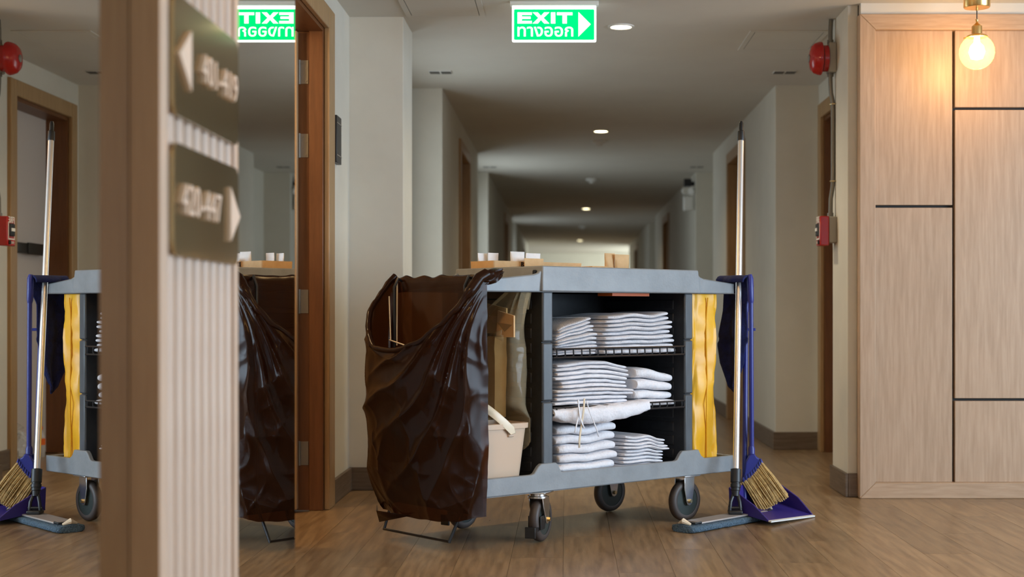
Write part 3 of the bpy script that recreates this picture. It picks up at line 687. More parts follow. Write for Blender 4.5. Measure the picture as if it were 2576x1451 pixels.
# --- cabinet: side panels with moulded ribs, back panel
def side_panel(s0, s1, nm):
    p = B().box(s0+0.004, s1-0.004, 0.024, CWd-0.024, 0.247, 1.10).build('side_panel', 'panelblack', cart)
    z = 0.30
    while z < 1.08:
        B().box(s0, s1, 0.09, CWd-0.06, z, z+0.050).build('moulded_rib', 'panelblack', p, bevel=0.006)
        z += 0.0655
    for z0, z1 in ((0.335, 0.615), (0.618, 0.875), (0.878, 1.10)):
        B().box(s0, s1, 0.010, 0.026, z0, z1).build('panel_edge', 'paneledge', p, bevel=0.008)
        B().box(s0, s1, CWd-0.026, CWd-0.010, z0, z1).build('panel_edge', 'paneledge', p, bevel=0.008)
    return p
side_panel(0.340, 0.400, 'l'); side_panel(1.238, 1.292, 'r')
B().box(0.395, 1.245, CWd-0.05, CWd-0.03, 0.247, 1.10).build('back_panel', 'panelblack', cart)
# --- wire shelves
def wire_shelf(h0, h1):
    w = B(); a, e = 0.402, 1.236
    for z in (h0, h1): w.tube([(a, 0.012, z), (e, 0.012, z)], 0.0042, 6)
    k = 17; 
    for j in range(k):
        x = a + 0.02 + (e-a-0.04)*j/(k-1)
        w.tube([(x, 0.012, h1), (x, 0.010, h0+0.008), (x-0.005, 0.016, h0), (x-0.005, 0.06, h0-0.002), (x-0.005, CWd-0.06, h0-0.002)], 0.0036, 5)
    for y in (0.15, 0.35, 0.55): w.tube([(a, y, h0-0.006), (e, y, h0-0.006)], 0.0045, 6)
    for x in (a, e): w.tube([(x, 0.012, h0), (x, CWd-0.06, h0)], 0.0042, 6)
    return w.build('wire_shelf', 'blackwire', cart)
wire_shelf(0.808, 0.846); wire_shelf(0.556, 0.586)
# --- casters
WR = 0.100
def caster(s, v, wdir, swivel, flip=1):
    """wheel touching the floor at (s, v); wdir is the wheel's rolling direction in the cart frame"""
    c = B()
    q = Matrix.Rotation(wdir, 3, 'Z')
    T = lambda x, y, z: tuple(q @ Vector((x, y, z)))
    off = 0.035 if swivel else 0.0
    c.box(-0.055-off, 0.055-off, -0.055, 0.055, 0.218, 0.2245, T)
    if swivel: c.lathe([(0.036, 0.205), (0.036, 0.218)], c=T(-off, 0, 0), n=20); c.lathe([(0.044, 0.196), (0.044, 0.205)], c=T(-off, 0, 0), n=20)
    ztop = 0.218 if not swivel else 0.199
    for y in (-1, 1):
        w0, w1 = (0.034, 0.020)
        poly = [(-w0-off*0.8, ztop), (w0-off*0.5, ztop), (w0*0.95-off*0.2, 0.16), (w1, WR), (w1*0.7, WR-0.016), (0, WR-0.022), (-w1*0.7, WR-0.016), (-w1, WR), (-w0-off*0.5, 0.16)]
        c.prism(poly, lambda a, b_, d: T(a, d, b_), y*0.032-0.0025, y*0.032+0.0025)
    if swivel: c.box(-0.03-off, 0.03-off, -0.034, 0.034, 0.194, 0.200, T)
    o = c.build('caster', 'chrome', cart, loc=(s, v, 0), bevel=0.0015)
    ax = T(0, 1, 0)
    prof_t = [(0.070, -0.020), (0.080, -0.0225), (0.090, -0.020), (0.097, -0.013), (WR, 0.0), (0.097, 0.013), (0.090, 0.020), (0.080, 0.0225), (0.070, 0.020)]
    t = B()
    n = 40
    qa = Vector((0,0,1)).rotation_difference(Vector(ax))
    t.grid(lambda i_, j_: tuple(Vector((0, 0, WR)) + qa @ Vector((prof_t[j_][0]*math.cos(2*math.pi*i_/n), prof_t[j_][0]*math.sin(2*math.pi*i_/n), prof_t[j_][1]))), n, len(prof_t), wi=True, wj=True)
    wh = t.build('tyre', 'tyre', o)
    hb = B(); hb.lathe([(0.071, -0.017), (0.071, -0.009), (0.060, -0.008), (0.060, 0.008), (0.071, 0.009), (0.071, 0.017)], c=(0, 0, WR), n=32, axis=ax)
    hb.lathe([(0.024, -0.020), (0.024, 0.020)], c=(0, 0, WR), n=20, axis=ax)
    for k in range(6):
        a = k*math.pi/3
        d_ = qa @ Vector((math.cos(a), math.sin(a), 0)); e_ = qa @ Vector((-math.sin(a), math.cos(a), 0)); n_ = Vector(ax)
        cc = Vector((0, 0, WR))
        vv = [cc + d_*r_ + e_*w_ + n_*z_ for r_ in (0.02, 0.064) for w_ in (-0.005, 0.005) for z_ in (-0.014, 0.014)]
        hb.add(vv, [(0,1,3,2),(4,6,7,5),(0,4,5,1),(2,3,7,6),(0,2,6,4),(1,5,7,3)])
    tag(hb.build('wheel_hub', 'hub', o), kind=None)
    B().tube([T(0, -0.046, WR), T(0, -0.036, WR), T(0, 0.036, WR), T(0, 0.046, WR)], [0.009, 0.011, 0.011, 0.009], 6).build('axle_bolt', 'bolt', o)
    if swivel:
        pdl = B(); pdl.box(-0.125, -0.070, -0.022, 0.022, 0.055, 0.075, T); pdl.box(-0.128, -0.118, -0.024, 0.024, 0.030, 0.078, T); pdl.box(-0.075, -0.02, -0.030, -0.026, 0.06, 0.12, T); pdl.box(-0.075, -0.02, 0.026, 0.030, 0.06, 0.12, T)
        pdl.build('brake_pedal', 'black', o, bevel=0.004)
    return o
caster(s_at(1343, 0.06)+0.03, 0.05, R(70)-YAW, True)
caster(0.335, 0.575, R(52)-YAW, True)
caster(1.285, 0.06, 0.0, False)
caster(1.245, 0.545, 0.0, False)
# --- black wire hoop that carries the bin liner at the left end
hp = B().tube([(0.02, 0.06, 1.13), (-0.03, 0.06, 1.16), (-0.05, 0.06, 1.12), (-0.05, 0.06, 0.20), (-0.12, 0.076, 0.045), (-0.12, 0.557, 0.045), (-0.05, 0.58, 0.20), (-0.05, 0.58, 1.12), (-0.03, 0.58, 1.16), (0.02, 0.58, 1.13)], 0.0075, 8)
hp.build('bag_frame', 'blackwire', cart)
# orange card clipped under the tray
B().box(s_at(1522, 0.2), s_at(1615, 0.2), 0.15, 0.25, 1.086, 1.0995).build('card_clip', 'orange', cart)

# ================================================================ BIN LINER
bl = empty('bin_liner', cw(0, 0, 0.14), YAW, 'crumpled brown-black bin liner hanging open from the cart end', 'bin bag')
HB0 = 0.14
def bag_plan(t):
    """t in 0..1 runs from the front cart corner round the bulging outer side to the back corner"""
    a = math.pi*t
    v = 0.31 - 0.335*math.copysign(abs(math.cos(a))**0.75, math.cos(a)); u = -0.235*abs(math.sin(a))**0.62
    return u, v
def rim_h(t):
    pts = [(0, 1.165), (0.06, 1.09), (0.15, 1.01), (0.25, 0.942), (0.38, 0.875), (0.5, 0.840), (0.62, 0.850), (0.72, 0.91), (0.85, 1.02), (0.91, 1.055), (0.97, 1.11), (1.0, 1.170)]
    for (a, ha), (b_, hb_) in zip(pts[:-1], pts[1:]):
        if t <= b_: k = (t-a)/(b_-a); return ha + (hb_-ha)*(k*k*(3-2*k)*0.5 + k*0.5)
    return pts[-1][1]
NI, NJ = 200, 130
def ridge(x, y, z): return (1-min(1, abs(nz(x, y, z))*3.2))**2
def bag_pt(i, j):
    t = i/(NI-1); g = j/(NJ-1)
    u, v = bag_plan(t)
    top_ = rim_h(t); bot = 0.150 - 0.02*math.sin(math.pi*t) + 0.012*nz(t*9, 3)
    h = top_ + (bot-top_)*g
    # swell below the rim, narrowing to the bottom hem
    low = max(0, (0.42-h)/0.30); swell = 1.0 + 0.10*math.sin(min(1, g*1.5)*math.pi) - 0.55*low**2.0*(0.35+0.65*t)
    u *= swell; v = 0.31 + (v-0.31)*(1 - 0.16*low**2*t) 
    # pleats fanning out of the knotted front corner
    ang = math.atan2(1.16-h, t*0.95+0.02)
    dist = math.hypot(1.16-h, t*0.95)
    wv = ang*17 + 2.2*nz(dist*2.5, 1.0) + 1.5*nz(ang*3, 4.0)
    pl_ = (1-abs(math.sin(wv)))**1.8*0.042*min(1, dist*2.2)*math.exp(-dist*1.0)*(1-min(1, max(0, (t-0.42)/0.3)))
    cr = 0.024*nz(t*3.5, h*3, 2.0) + 0.018*ridge(t*2.6+h*1.4, h*2.4-t*1.6, 5.0) + 0.005*ridge(t*6-h*3, h*6, 9.0)
    d = (pl_ + cr)*min(1, 0.35+8*t)*min(1, 5*(1-t)+0.25)
    nu, nv = (-math.sin(math.pi*t), -math.cos(math.pi*t))
    return (u + nu*d, v + nv*d, h-HB0)
B().grid(bag_pt, NI, NJ).build('outer_skin', 'bin', bl, smooth=60)
# rear skin lying against the cart end, seen inside the open mouth and folded over the rim at the top
def back_pt(i, j, ni=50, nj=40):
    v = -0.02 + 0.66*i/(ni-1); g = j/(nj-1)
    top_ = 1.168 + 0.012*nz(i*0.2, 7)
    if g < 0.12:
        k = g/0.12; u = 0.045*(1-k) - 0.012*k; h = top_ - 0.03*(1-k)**2
    else:
        k = (g-0.12)/0.88; u = -0.012 - 0.018*math.sin(k*3.1) + 0.006*nz(i*0.13, j*0.2, 4); h = top_ - k*(top_-0.15)
    return (u, v, h-HB0)
B().grid(back_pt, 50, 40).build('rear_skin', 'bin', bl, smooth=60)
# bunched, rolled mouth edge
rim = []
for i in range(60):
    t = i/59; u, v = bag_plan(t); rim.append((u*1.03, v, rim_h(t)-HB0+0.004))
B().tube(rim, [0.012+0.006*abs(nz(i*0.3, 2)) + (0.012 if i < 5 else 0) for i in range(60)], 8).build('rolled_edge', 'bin', bl, smooth=60)
kb = B()
def knot(i, j):
    a = 2*math.pi*i/28; t = math.pi*j/15
    r_ = 0.030*(1+0.35*nz(math.cos(a)*2.5, math.sin(a)*2.5, j*0.35))
    return (0.035 + 1.9*r_*math.cos(t), -0.012 + r_*math.sin(t)*math.cos(a), 1.158-HB0 + r_*math.sin(t)*math.sin(a) + 0.02*math.cos(t))
kb.grid(knot, 28, 16, wi=True).build('knotted_corner', 'bin', bl, smooth=40)
# loose corner of film under the bag and two taut tie strands inside the mouth
B().add([(-0.13, 0.60, 0.01), (-0.20, 0.50, 0.0), (-0.20, 0.24, 0.005), (-0.17, 0.52, -0.055)], [(0, 1, 3), (1, 2, 3)]).build('loose_corner', 'bin', bl, solid=0.002)
for a_, b_ in (((-0.02, 0.60, 1.15-HB0), (-0.05, 0.56, 0.86-HB0)), ((-0.05, 0.62, 1.08-HB0), (-0.09, 0.55, 0.88-HB0)), ((-0.09, 0.56, 0.885-HB0), (-0.12, 0.40, 0.865-HB0))):
    B().tube([a_, b_], 0.0035, 5).build('tie_strand', 'ribbon', bl)

# ================================================================ LINEN ON THE SHELVES
def ply(b, x0, x1, y0, y1, z0, z1, warp, seed, nx=22, front_round=True):
    """one rounded fabric layer"""
    ht = (z1-z0)/2; zc = (z0+z1)/2; K = 18
    ring = []
    for k in range(K):
        a = 2*math.pi*k/K; c, s = math.cos(a), math.sin(a)
        ring.append((math.copysign(abs(c)**0.22, c), math.copysign(abs(s)**0.75, s)))
    yc, hy = (y0+y1)/2, (y1-y0)/2
    def pt(i, j):
        t = i/(nx-1); e = 1.0
        edge = min(t, 1-t)*(nx-1)
        sc = [0.05, 0.62, 0.90, 1.0][min(3, int(edge))]
        tt_ = t
        if edge < 3: tt_ = (0 if t < 0.5 else 1) + (1 if t < 0.5 else -1)*[0.0, 0.004, 0.014, 0.04][int(edge)]
        x = x0 + (x1-x0)*tt_
        cy, cz = ring[j]
        y = yc + cy*(hy - (1-sc)*0.018) + (0.007*nz(x*14, seed*3.1, 0) if cy < 0 else 0)
        z = zc + cz*ht*sc
        z += warp(x, y, z) + 0.0022*nz(x*18, y*10, seed)
        x += 0.006*nz(y*9, seed*1.7, 3.0)
        return (x, y, z)
    b.grid(pt, nx, K, wj=True)
    n0 = len(b.v) - nx*K
    b.f.append(tuple(n0+j for j in range(K))); b.f.append(tuple(n0+(nx-1)*K+j for j in range(K)))
def linen_stack(name, cat, mat_, labels, group, s0, s1, v0, v1, h0, thick, plies, seed, jitter=0.02, warp=None, taper=0.0):
    r_ = random.Random(seed); z = h0; out = []
    warp = warp or (lambda x, y, z_: 0.0)
    for k, th in enumerate(thick):
        b = B(); L = s1-s0
        a0 = s0 + r_.uniform(0, jitter) + taper*k*0.4; a1 = s1 - r_.uniform(0, jitter) - taper*k
        f0 = v0 + r_.uniform(0, jitter*0.6)
        ox, oy, oz = (a0+a1)/2, (f0+v1)/2, z
        for p in range(plies):
            zz0 = z + th*p/plies; zz1 = z + th*(p+1)/plies
            ply(b, a0-ox+r_.uniform(0, jitter*0.5), a1-ox-r_.uniform(0, jitter*0.5), f0-oy+r_.uniform(0, 0.012), v1-oy, zz0-oz, zz1-oz,
                lambda x, y, zl, ox=ox, oy=oy, oz=oz: warp(x+ox, y+oy, zl+oz-h0) + 0.035*(zl+oz-h0)*nz((x+ox)*7, seed)*2, seed*7+k*3+p)
        o = b.build(name, mat_, loc=cw(ox, oy, oz), rz=YAW, smooth=60); out.append(o)
        tag(o, labels(k, len(thick)), cat, group)
        z += th*1.03
    return out
ORD = ['lowest', 'second', 'third', 'fourth', 'fifth', 'sixth', 'seventh', 'eighth', 'ninth', 'tenth']
def lab(kind, where):
    return lambda k, n: '%s, %s in %s' % (kind, 'topmost' if k == n-1 else 'lowest' if k == 0 else ORD[k] + ' up', where)
VB = 0.42
# upper shelf
w1 = lambda x, y, z: 0.012*math.sin((x-0.42)*9) 
linen_stack('folded_towel', 'towel', 'terry', lab('white folded hand towel', 'the hand towel pile, upper wire shelf'), 'towels on the upper shelf, left pile',
            0.415, 0.715, 0.022, VB, 0.816, [0.030, 0.034, 0.036, 0.034, 0.034], 2, 11, 0.03, lambda x, y, z: -z*0.42*max(0, (0.64-x)/0.22), 0.006)
linen_stack('folded_towel', 'towel', 'terry', lab('white folded bath towel', 'the bath towel pile, upper wire shelf'), 'towels on the upper shelf, right pile',
            0.725, 1.215, 0.025, VB, 0.816, [0.022, 0.021, 0.020, 0.021, 0.019, 0.020, 0.018, 0.019, 0.020], 1, 12, 0.018, lambda x, y, z: z*0.10*max(0, x-1.05)/0.15 - z*0.05*max(0, (0.9-x)/0.2), 0.005)
# middle shelf
linen_stack('folded_sheet', 'bed sheet', 'linen', lab('white folded sheet', 'the middle-shelf pile above the tape ties'), 'sheets on the middle shelf, left pile',
            0.410, 0.915, 0.0, VB, 0.592, [0.038, 0.032, 0.036, 0.040, 0.034], 2, 21, 0.045, lambda x, y, z: z*0.06*math.sin((x-0.42)*6.3) - z*0.12*max(0, (x-0.75)/0.15), 0.004)
linen_stack('folded_sheet', 'bed sheet', 'linen', lab('white folded sheet', 'the middle-shelf pile near the yellow bag'), 'sheets on the middle shelf, right pile',
            0.925, 1.205, 0.03, VB, 0.565, [0.036, 0.044, 0.052, 0.050], 1, 22, 0.02, lambda x, y, z: -z*0.22*max(0, (x-1.0)/0.2))
# sagging laundry sheet with tape ties at the front of the middle shelf
def sag(i, j, ni=40, nj=26):
    t = i/(ni-1); g = 2*math.pi*j/nj
    x = 0.405 + 0.59*t
    env = max(0.02, math.sin(math.pi*(0.04+0.92*t)))**0.6
    dep = 0.060*env*(1.15-0.5*t)
    c, s = math.cos(g), math.sin(g)
    y = 0.05 + 0.075*math.copysign(abs(c)**0.6, c)*(0.5+0.5*env) + 0.006*nz(t*9, g)
    z = 0.560 + (0.020+0.02*t if s > 0 else dep)*math.copysign(abs(s)**0.8, s)*1.0 + 0.006*nz(t*12, c*2, s*2)
    return (x-0.7, y-0.05, z-0.5)
sg = B().grid(sag, 40, 26, wj=True)
sg.f.append(tuple(range(26))); sg.f.append(tuple(39*26+j for j in range(26)))
ls = empty('sagging_sheet', cw(0.7, 0.05, 0.5), YAW, 'loose white sheet with tape ties sagging over the middle shelf front', 'bed sheet')
sg.build('sheet', 'linen', ls, smooth=60)
def tie(px0, px1, py0, py1, wd, k):
    pts = []
    for q in range(8):
        t = q/7; px_ = px0 + (px1-px0)*t + 4*math.sin(t*4+k); py_ = py0+(py1-py0)*t
        s = s_at(px_, -0.045); pts.append((s-0.7, -0.045-0.05 + 0.004*math.sin(3*t+k), h_at(py_, s, -0.045)-0.5))
    b = B(); b.add([(p[0]-wd, p[1], p[2]) for p in pts] + [(p[0]+wd, p[1], p[2]) for p in pts], [(q, q+1, 9+q, 8+q) for q in range(7)])
    b.build('tape_tie', 'ribbon' if k % 2 else 'linen', ls, solid=0.002)
tie(1455, 1450, 1005, 1088, 0.004, 0); tie(1468, 1460, 1002, 1126, 0.005, 1); tie(1452, 1470, 1008, 1078, 0.004, 2); tie(1478, 1503, 1008, 1098, 0.0028, 4)
# base tray
linen_stack('folded_sheet', 'bed sheet', 'linen', lab('white folded sheet', 'tall pile, base tray'), 'sheets in the base tray, left pile',
            0.430, 0.838, 0.030, VB, 0.250, [0.040, 0.040, 0.040, 0.042, 0.040, 0.040], 1, 31, 0.035)
linen_stack('folded_sheet', 'bed sheet', 'linen', lab('white crumpled pillowcase', 'low pile, base tray'), 'linen in the base tray, right pile',
            0.855, 1.165, 0.035, VB, 0.250, [0.048, 0.034, 0.032, 0.030, 0.032], 2, 32, 0.03, lambda x, y, z: -z*0.12*max(0, (x-1.05)/0.1) + z*0.03*math.sin(x*38))

# ================================================================ LEFT BAY: bucket, clear bag, paper
bk = empty('bucket', cw(0.145, 0.145, 0.2475), YAW, 'cream rectangular plastic bucket with carrying handle', 'bucket')
hb_ = h_at(1062, 0.28, 0.05)-0.2475
def rr(wx, wy, r, z, n=5):
    pts = []
    for cx, cy, a0 in ((wx-r, wy-r, 0), (-wx+r, wy-r, 90), (-wx+r, -wy+r, 180), (wx-r, -wy+r, 270)):
        for q in range(n): a = R(a0+90*q/(n-1)); pts.append((cx+r*math.cos(a), cy+r*math.sin(a), z))
    return pts
def rings(b, rs, cap0=True, cap1=False):
    n = len(rs[0]); vs_ = [p for r_ in rs for p in r_]; fs = []
    for k in range(len(rs)-1):
        for j in range(n): fs.append((k*n+j, k*n+(j+1)%n, (k+1)*n+(j+1)%n, (k+1)*n+j))
    if cap0: fs.append(tuple(range(n))[::-1])
    if cap1: fs.append(tuple((len(rs)-1)*n+j for j in range(n)))
    return b.add(vs_, fs)
wx0, wx1, wy0, wy1 = 0.110, 0.136, 0.085, 0.105
rings(B(), [rr(wx0, wy0, 0.03, 0), rr(wx1, wy1, 0.03, hb_-0.022), rr(wx1-0.006, wy1-0.006, 0.03, hb_-0.022), rr(wx0-0.006, wy0-0.006, 0.03, 0.008)], True, True).build('bucket_body', 'bucket', bk)
rings(B(), [rr(wx1, wy1, 0.03, hb_-0.024), rr(wx1+0.010, wy1+0.010, 0.035, hb_-0.022), rr(wx1+0.011, wy1+0.011, 0.035, hb_), rr(wx1-0.006, wy1-0.006, 0.03, hb_+0.002), rr(wx1-0.008, wy1-0.008, 0.03, hb_-0.024)], False, False).build('bucket_rim', 'bucket', bk)
hs = s_at(1283, 0.045)-0.145
for q in (-1, 1):
    B().box(hs-0.016, hs+0.016, *sorted((q*0.097, q*0.111)), hb_-0.058, hb_-0.024).build('handle_socket', 'bucket', bk, bevel=0.004)
pts = []
for k in range(15):
    a = math.pi*k/14; up = math.sin(a); pts.append((hs - 0.17*up, -0.119*math.cos(a), hb_-0.035 + 0.145*up))
hd = B(); n_ = len(pts)
vs_ = []
for p in pts:
    for dx, dz in ((-0.018, 0.014), (0.010, 0.022), (0.020, -0.008), (-0.008, -0.016)): vs_.append((p[0]+dx, p[1], p[2]+dz))
fs = [(k*4+j, k*4+(j+1)%4, (k+1)*4+(j+1)%4, (k+1)*4+j) for k in range(n_-1) for j in range(4)] + [(3, 2, 1, 0), tuple((n_-1)*4+j for j in range(4))]
hd.add(vs_, fs).build('handle', 'handle', bk, bevel=0.004, smooth=60)
# clear bag hanging against the left panel
cb = empty('clear_plastic_bag', cw(0.26, 0.30, 0.36), YAW, 'clear polythene bag hanging behind the bucket', 'plastic bag')
def clear_pt(i, j, ni=44, nj=46):
    a = 2*math.pi*i/ni; g = j/(nj-1)
    h = 0.36 + 0.735*g
    if g < 0.12: sc = 0.45 + 0.55*math.sin(g/0.12*math.pi/2)
    elif g < 0.68: sc = 1.0
    else: sc = 1 - 0.80*((g-0.68)/0.32)**0.8
    c, s = math.cos(a), math.sin(a)
    ys = 0.335 + (-0.245 if g > 0.68 else 0)*((g-0.68)/0.32 if g > 0.68 else 0)
    wy = 0.275*sc; wx = 0.072*(0.45+0.55*sc)
    y = ys + wy*math.copysign(abs(c)**0.7, c); x = 0.262 + wx*math.copysign(abs(s)**0.7, s)
    f = 0.010*math.sin(c*22 + 3*g)*(0.3+0.7*g) + 0.012*nz(c*4, s*4, g*6) + 0.006*nz(c*12, s*12, g*12)
    xx = x + s*f
    k_ = min(1, max(0, (0.60-h)/0.06))*min(1, max(0, (0.30-y)/0.05)); xx += k_*(max(xx, 0.300 + 0.012*(s+1))-xx)
    return (min(xx, 0.337)-0.26, y + c*f*0.5-0.30, h-0.36)
cbg = B().grid(clear_pt, 44, 46, wi=True); cbg.f.append(tuple(i*46 for i in range(44)))
cbg.build('film', 'clear', cb, smooth=70)
B().tube([(0.05, -0.225, 0.66), (0.045, -0.228, 0.72), (0.04, -0.23, 0.735)], [0.004, 0.016, 0.022], 7).build('gathered_top', 'clear', cb)
# tied knot of film with two ears
kn = B()
kx, ky, kz = (v_at(1236, 0.19)), 0, 0
v_k = v_at(1236, 0.185); h_k = h_at(842, 0.185, v_k)
for dv, dz in ((0.09, -0.05), (-0.09, 0.012), (0.10, 0.03), (-0.10, -0.012)):
    kn.add([(0.175-0.26, v_k-0.30, h_k-0.36), (0.172-0.26, v_k+dv-0.30, h_k+dz+0.012-0.36), (0.165-0.26, v_k+dv*1.05-0.30, h_k+dz-0.016-0.36)], [(0, 1, 2)])
kn.build('tied_ears', 'clear', cb, solid=0.003)
# paper in the bag
def paper_box(name, s0, s1, v0, v1, h0, h1, mat_, label, cat, group=None, lean=0.0):
    o = empty(name, cw((s0+s1)/2, (v0+v1)/2, h0), YAW, label, cat, group)
    a, c_ = (s1-s0)/2, (v1-v0)/2; hh_ = h1-h0
    b = B(); n = 8
    def pt(i, j):
        g = j/(n-1); pr = [(-a, -c_), (0, -c_-0.004), (a, -c_), (a, 0), (a, c_), (0, c_+0.004), (-a, c_), (-a, 0)]
        x, y = pr[i]; return (x + 0.006*nz(i, j*0.7, h0*9) + lean*g, y + 0.006*nz(i*0.8, j*0.6, 5), hh_*g)
    b.grid(pt, 8, n, wi=True); b.f.append(tuple(i*n for i in range(8))); b.f.append(tuple(i*n+n-1 for i in range(8)))
    b.build('paper', mat_, o, smooth=30)
    return o
paper_box('kraft_paper_bag', 0.225, 0.300, 0.275, 0.55, 0.375, 0.540, 'kraft', 'folded kraft paper bags at the bottom of the clear bag', 'paper bag')
paper_box('kraft_paper_bag', 0.235, 0.300, 0.215, 0.55, 0.542, 0.900, 'kraft', 'upright kraft paper bags filling the clear bag', 'paper bag')
for k, (pa, pb2, pya, pyb, s_, lb) in enumerate(((1221, 1275, 775, 830, 0.225, 'brown envelope standing behind the twisted film envelope'), (1250, 1294, 785, 832, 0.200, 'shiny film-windowed envelope leaning in the clear bag'))):
    va, vb_ = v_at(pb2, s_), v_at(pa, s_); z1 = h_at(pya, s_, va)
    e_ = empty('envelope', cw(s_, (va+vb_)/2, 0.915 if k == 0 else 0.90), YAW, lb, 'envelope', 'envelopes in the clear bag')
    B().prism([(va-(va+vb_)/2, 0), ((vb_-va)/2, 0.0), ((vb_-va)/2-0.01, z1-0.905+0.012), (va-(va+vb_)/2, z1-0.915)], lambda a, b_, d: (d, a, b_), -0.004, 0.004).build('sleeve', 'kraft' if k == 0 else 'kraft2', e_)
    B().prism([(-0.05, z1-0.955), (0.05, z1-0.945), (0.0, z1-0.985)], lambda a, b_, d: (d, a, b_), -0.0065, -0.004).build('flap', 'kraft2' if k == 0 else 'clear', e_)

# ================================================================ YELLOW BAG in the right bay
yb = empty('yellow_vinyl_bag', cw(1.412, 0.31, 0.26), YAW, 'yellow vinyl waste bag hanging in the right bay of the cart', 'bag')
def yel(i, j, ni=64, nj=40):
    g = j/(nj-1); h = 0.262 + (1.098-0.262)*g
    a = 2*math.pi*i/ni; c, s = math.cos(a), math.sin(a)
    x = 0.106*math.copysign(abs(c)**0.35, c); y = 0.265*math.copysign(abs(s)**0.35, s)
    f = 0.018*nz(c*2.2, s*2.2, g*3.2) + 0.012*nz(c*5+3, s*5, g*7) + 0.009*abs(nz(c*7+g*5, s*7, g*9))
    pinch = -0.012*math.sin(math.pi*g)
    return (x + c*(f+pinch), y + s*f - 0.0, h-0.26)
yg = B().grid(yel, 64, 40, wi=True); yg.f.append(tuple(i*40 for i in range(64)))
yg.build('vinyl_skin', 'yellow', yb, smooth=60)
rings(B(), [rr(0.106, 0.266, 0.04, 0.0), rr(0.112, 0.270, 0.04, 0.004), rr(0.112, 0.270, 0.04, 0.014), rr(0.106, 0.266, 0.04, 0.018)], False, False).build('bottom_piping', 'black', yb)
sm = B(); sv = -0.27
sm.tube([(0.005+0.006*math.sin(k), -0.268+0.012*nz(k*0.3, 1)-0.006, 0.02+0.80*k/14) for k in range(15)], 0.004, 5); sm.build('front_seam', 'yellow', yb)

# ================================================================ THINGS ON TOP OF THE CART
def sachet(px0, px1, py0, v, mat_, name, label, cat, group, th=0.02, h0=1.132, skew=0.0, txt=None, py_in=None):
    s0, s1 = s_at(px0, v), s_at(px1, v); z1 = h_at(py0, (s0+s1)/2, v) - h0; w2 = (s1-s0)/2
    o = empty(name, cw((s0+s1)/2, v, h0), YAW, label, cat, group)
    n, m_ = 9, 9
    def pt(sign):
        def f(i, j):
            a = i/(n-1)*2-1; g = j/(m_-1)
            fat = th*(1-a**4)*math.sin(math.pi*min(1, 0.25+g*0.75))**0.8 if g < 1 else 0
            return (a*w2*(0.90+0.10*g) + skew*g, sign*(fat*0.5+0.0012) + 0.003*nz(a*3, g*5, px0), z1*g + 0.004*nz(a*4, 3, px0)*g)
        return f
    b = B(); b.grid(pt(-1), n, m_); b.grid(pt(1), n, m_)
    k = n*m_; 
    for i in range(n-1): b.f += [(i*m_, (i+1)*m_, k+(i+1)*m_, k+i*m_), (i*m_+m_-1, (i+1)*m_+m_-1, k+(i+1)*m_+m_-1, k+i*m_+m_-1)]
    for j in range(m_-1): b.f += [(j, j+1, k+j+1, k+j), ((n-1)*m_+j, (n-1)*m_+j+1, k+(n-1)*m_+j+1, k+(n-1)*m_+j)]
    b.build('wrapper', mat_, o, smooth=60)
    if txt: text_geo(txt, 0.030, lambda x, y, z: (x+0.012, -th*0.5-0.0045-z, z1*0.62+y), depth=0.003, offset=0.0006).build('lettering', 'ink', o, smooth=0)
    return o
gp_ = 'packets on top of the cart'
sachet(1206, 1229, 637, 0.545, 'paper', 'paper_sachet', 'white sachet half behind its neighbour on the cart top', 'packet', gp_, 0.012, txt='B1', skew=-0.01)
sachet(1226, 1252, 636, 0.520, 'paper', 'paper_sachet', 'white sachet standing in front of another on the cart top', 'packet', gp_, 0.012, txt='B2', skew=0.004)
sachet(1284, 1319, 633, 0.440, 'paper', 'paper_sachet', 'larger white packet marked B2 on the cart top', 'packet', gp_, 0.05, txt='B2')
sachet(1319, 1355, 637, 0.475, 'paper', 'paper_sachet', 'crinkled white packet behind the one marked B2', 'packet', gp_, 0.03, skew=0.01)
sachet(1318, 1366, 650, 0.380, 'kraft2', 'kraft_envelope', 'plain kraft envelope leaning beside the packet marked B2', 'envelope', gp_, 0.008, skew=0.002)
sachet(1521, 1546, 637, 0.33, 'kraft2', 'kraft_envelope', 'narrower kraft sleeve of the upright banded pair', 'envelope', gp_, 0.03)
sachet(1544, 1580, 640, 0.31, 'kraft2', 'kraft_envelope', 'wider kraft sleeve of the upright banded pair', 'envelope', gp_, 0.03, skew=0.008)
kt = empty('kraft_tray', cw(0.66, 0.50, 1.132), YAW, 'shallow kraft card tray holding the white sachets', 'tray')
b = B(); rings(b, [rr(0.27, 0.085, 0.01, 0.0), rr(0.275, 0.09, 0.01, 0.115), rr(0.270, 0.085, 0.01, 0.115), rr(0.265, 0.08, 0.01, 0.006)], True, True); b.build('card_shell', 'kraft2', kt)
bd = empty('kraft_bundle', cw(s_at(1493, 0.36), 0.36, 1.132), YAW, 'low pile of small kraft slips beside the upright sleeves', 'paper')
for k in range(6):
    B().box(-0.075+0.006*k, 0.075-0.004*k, -0.05, 0.05, 0.017*k, 0.017*k+0.014).build('slip', 'kraft2', bd, bevel=0.003).rotation_euler = (0.0, 0.0, 0.12*math.sin(k*2.1))
rbm = B().tube([(math.cos(a)*0.086+0.0, math.sin(a)*0.032, 0.06) for a in [2*math.pi*q/20 for q in range(20)]], 0.0025, 5, closed=True)
rb_o = tag(rbm.build('rubber_band', 'ribbon', loc=cw(s_at(1550, 0.32), 0.32, 1.132+0.03), rz=YAW), 'thin band around the upright kraft sleeves', 'rubber band')

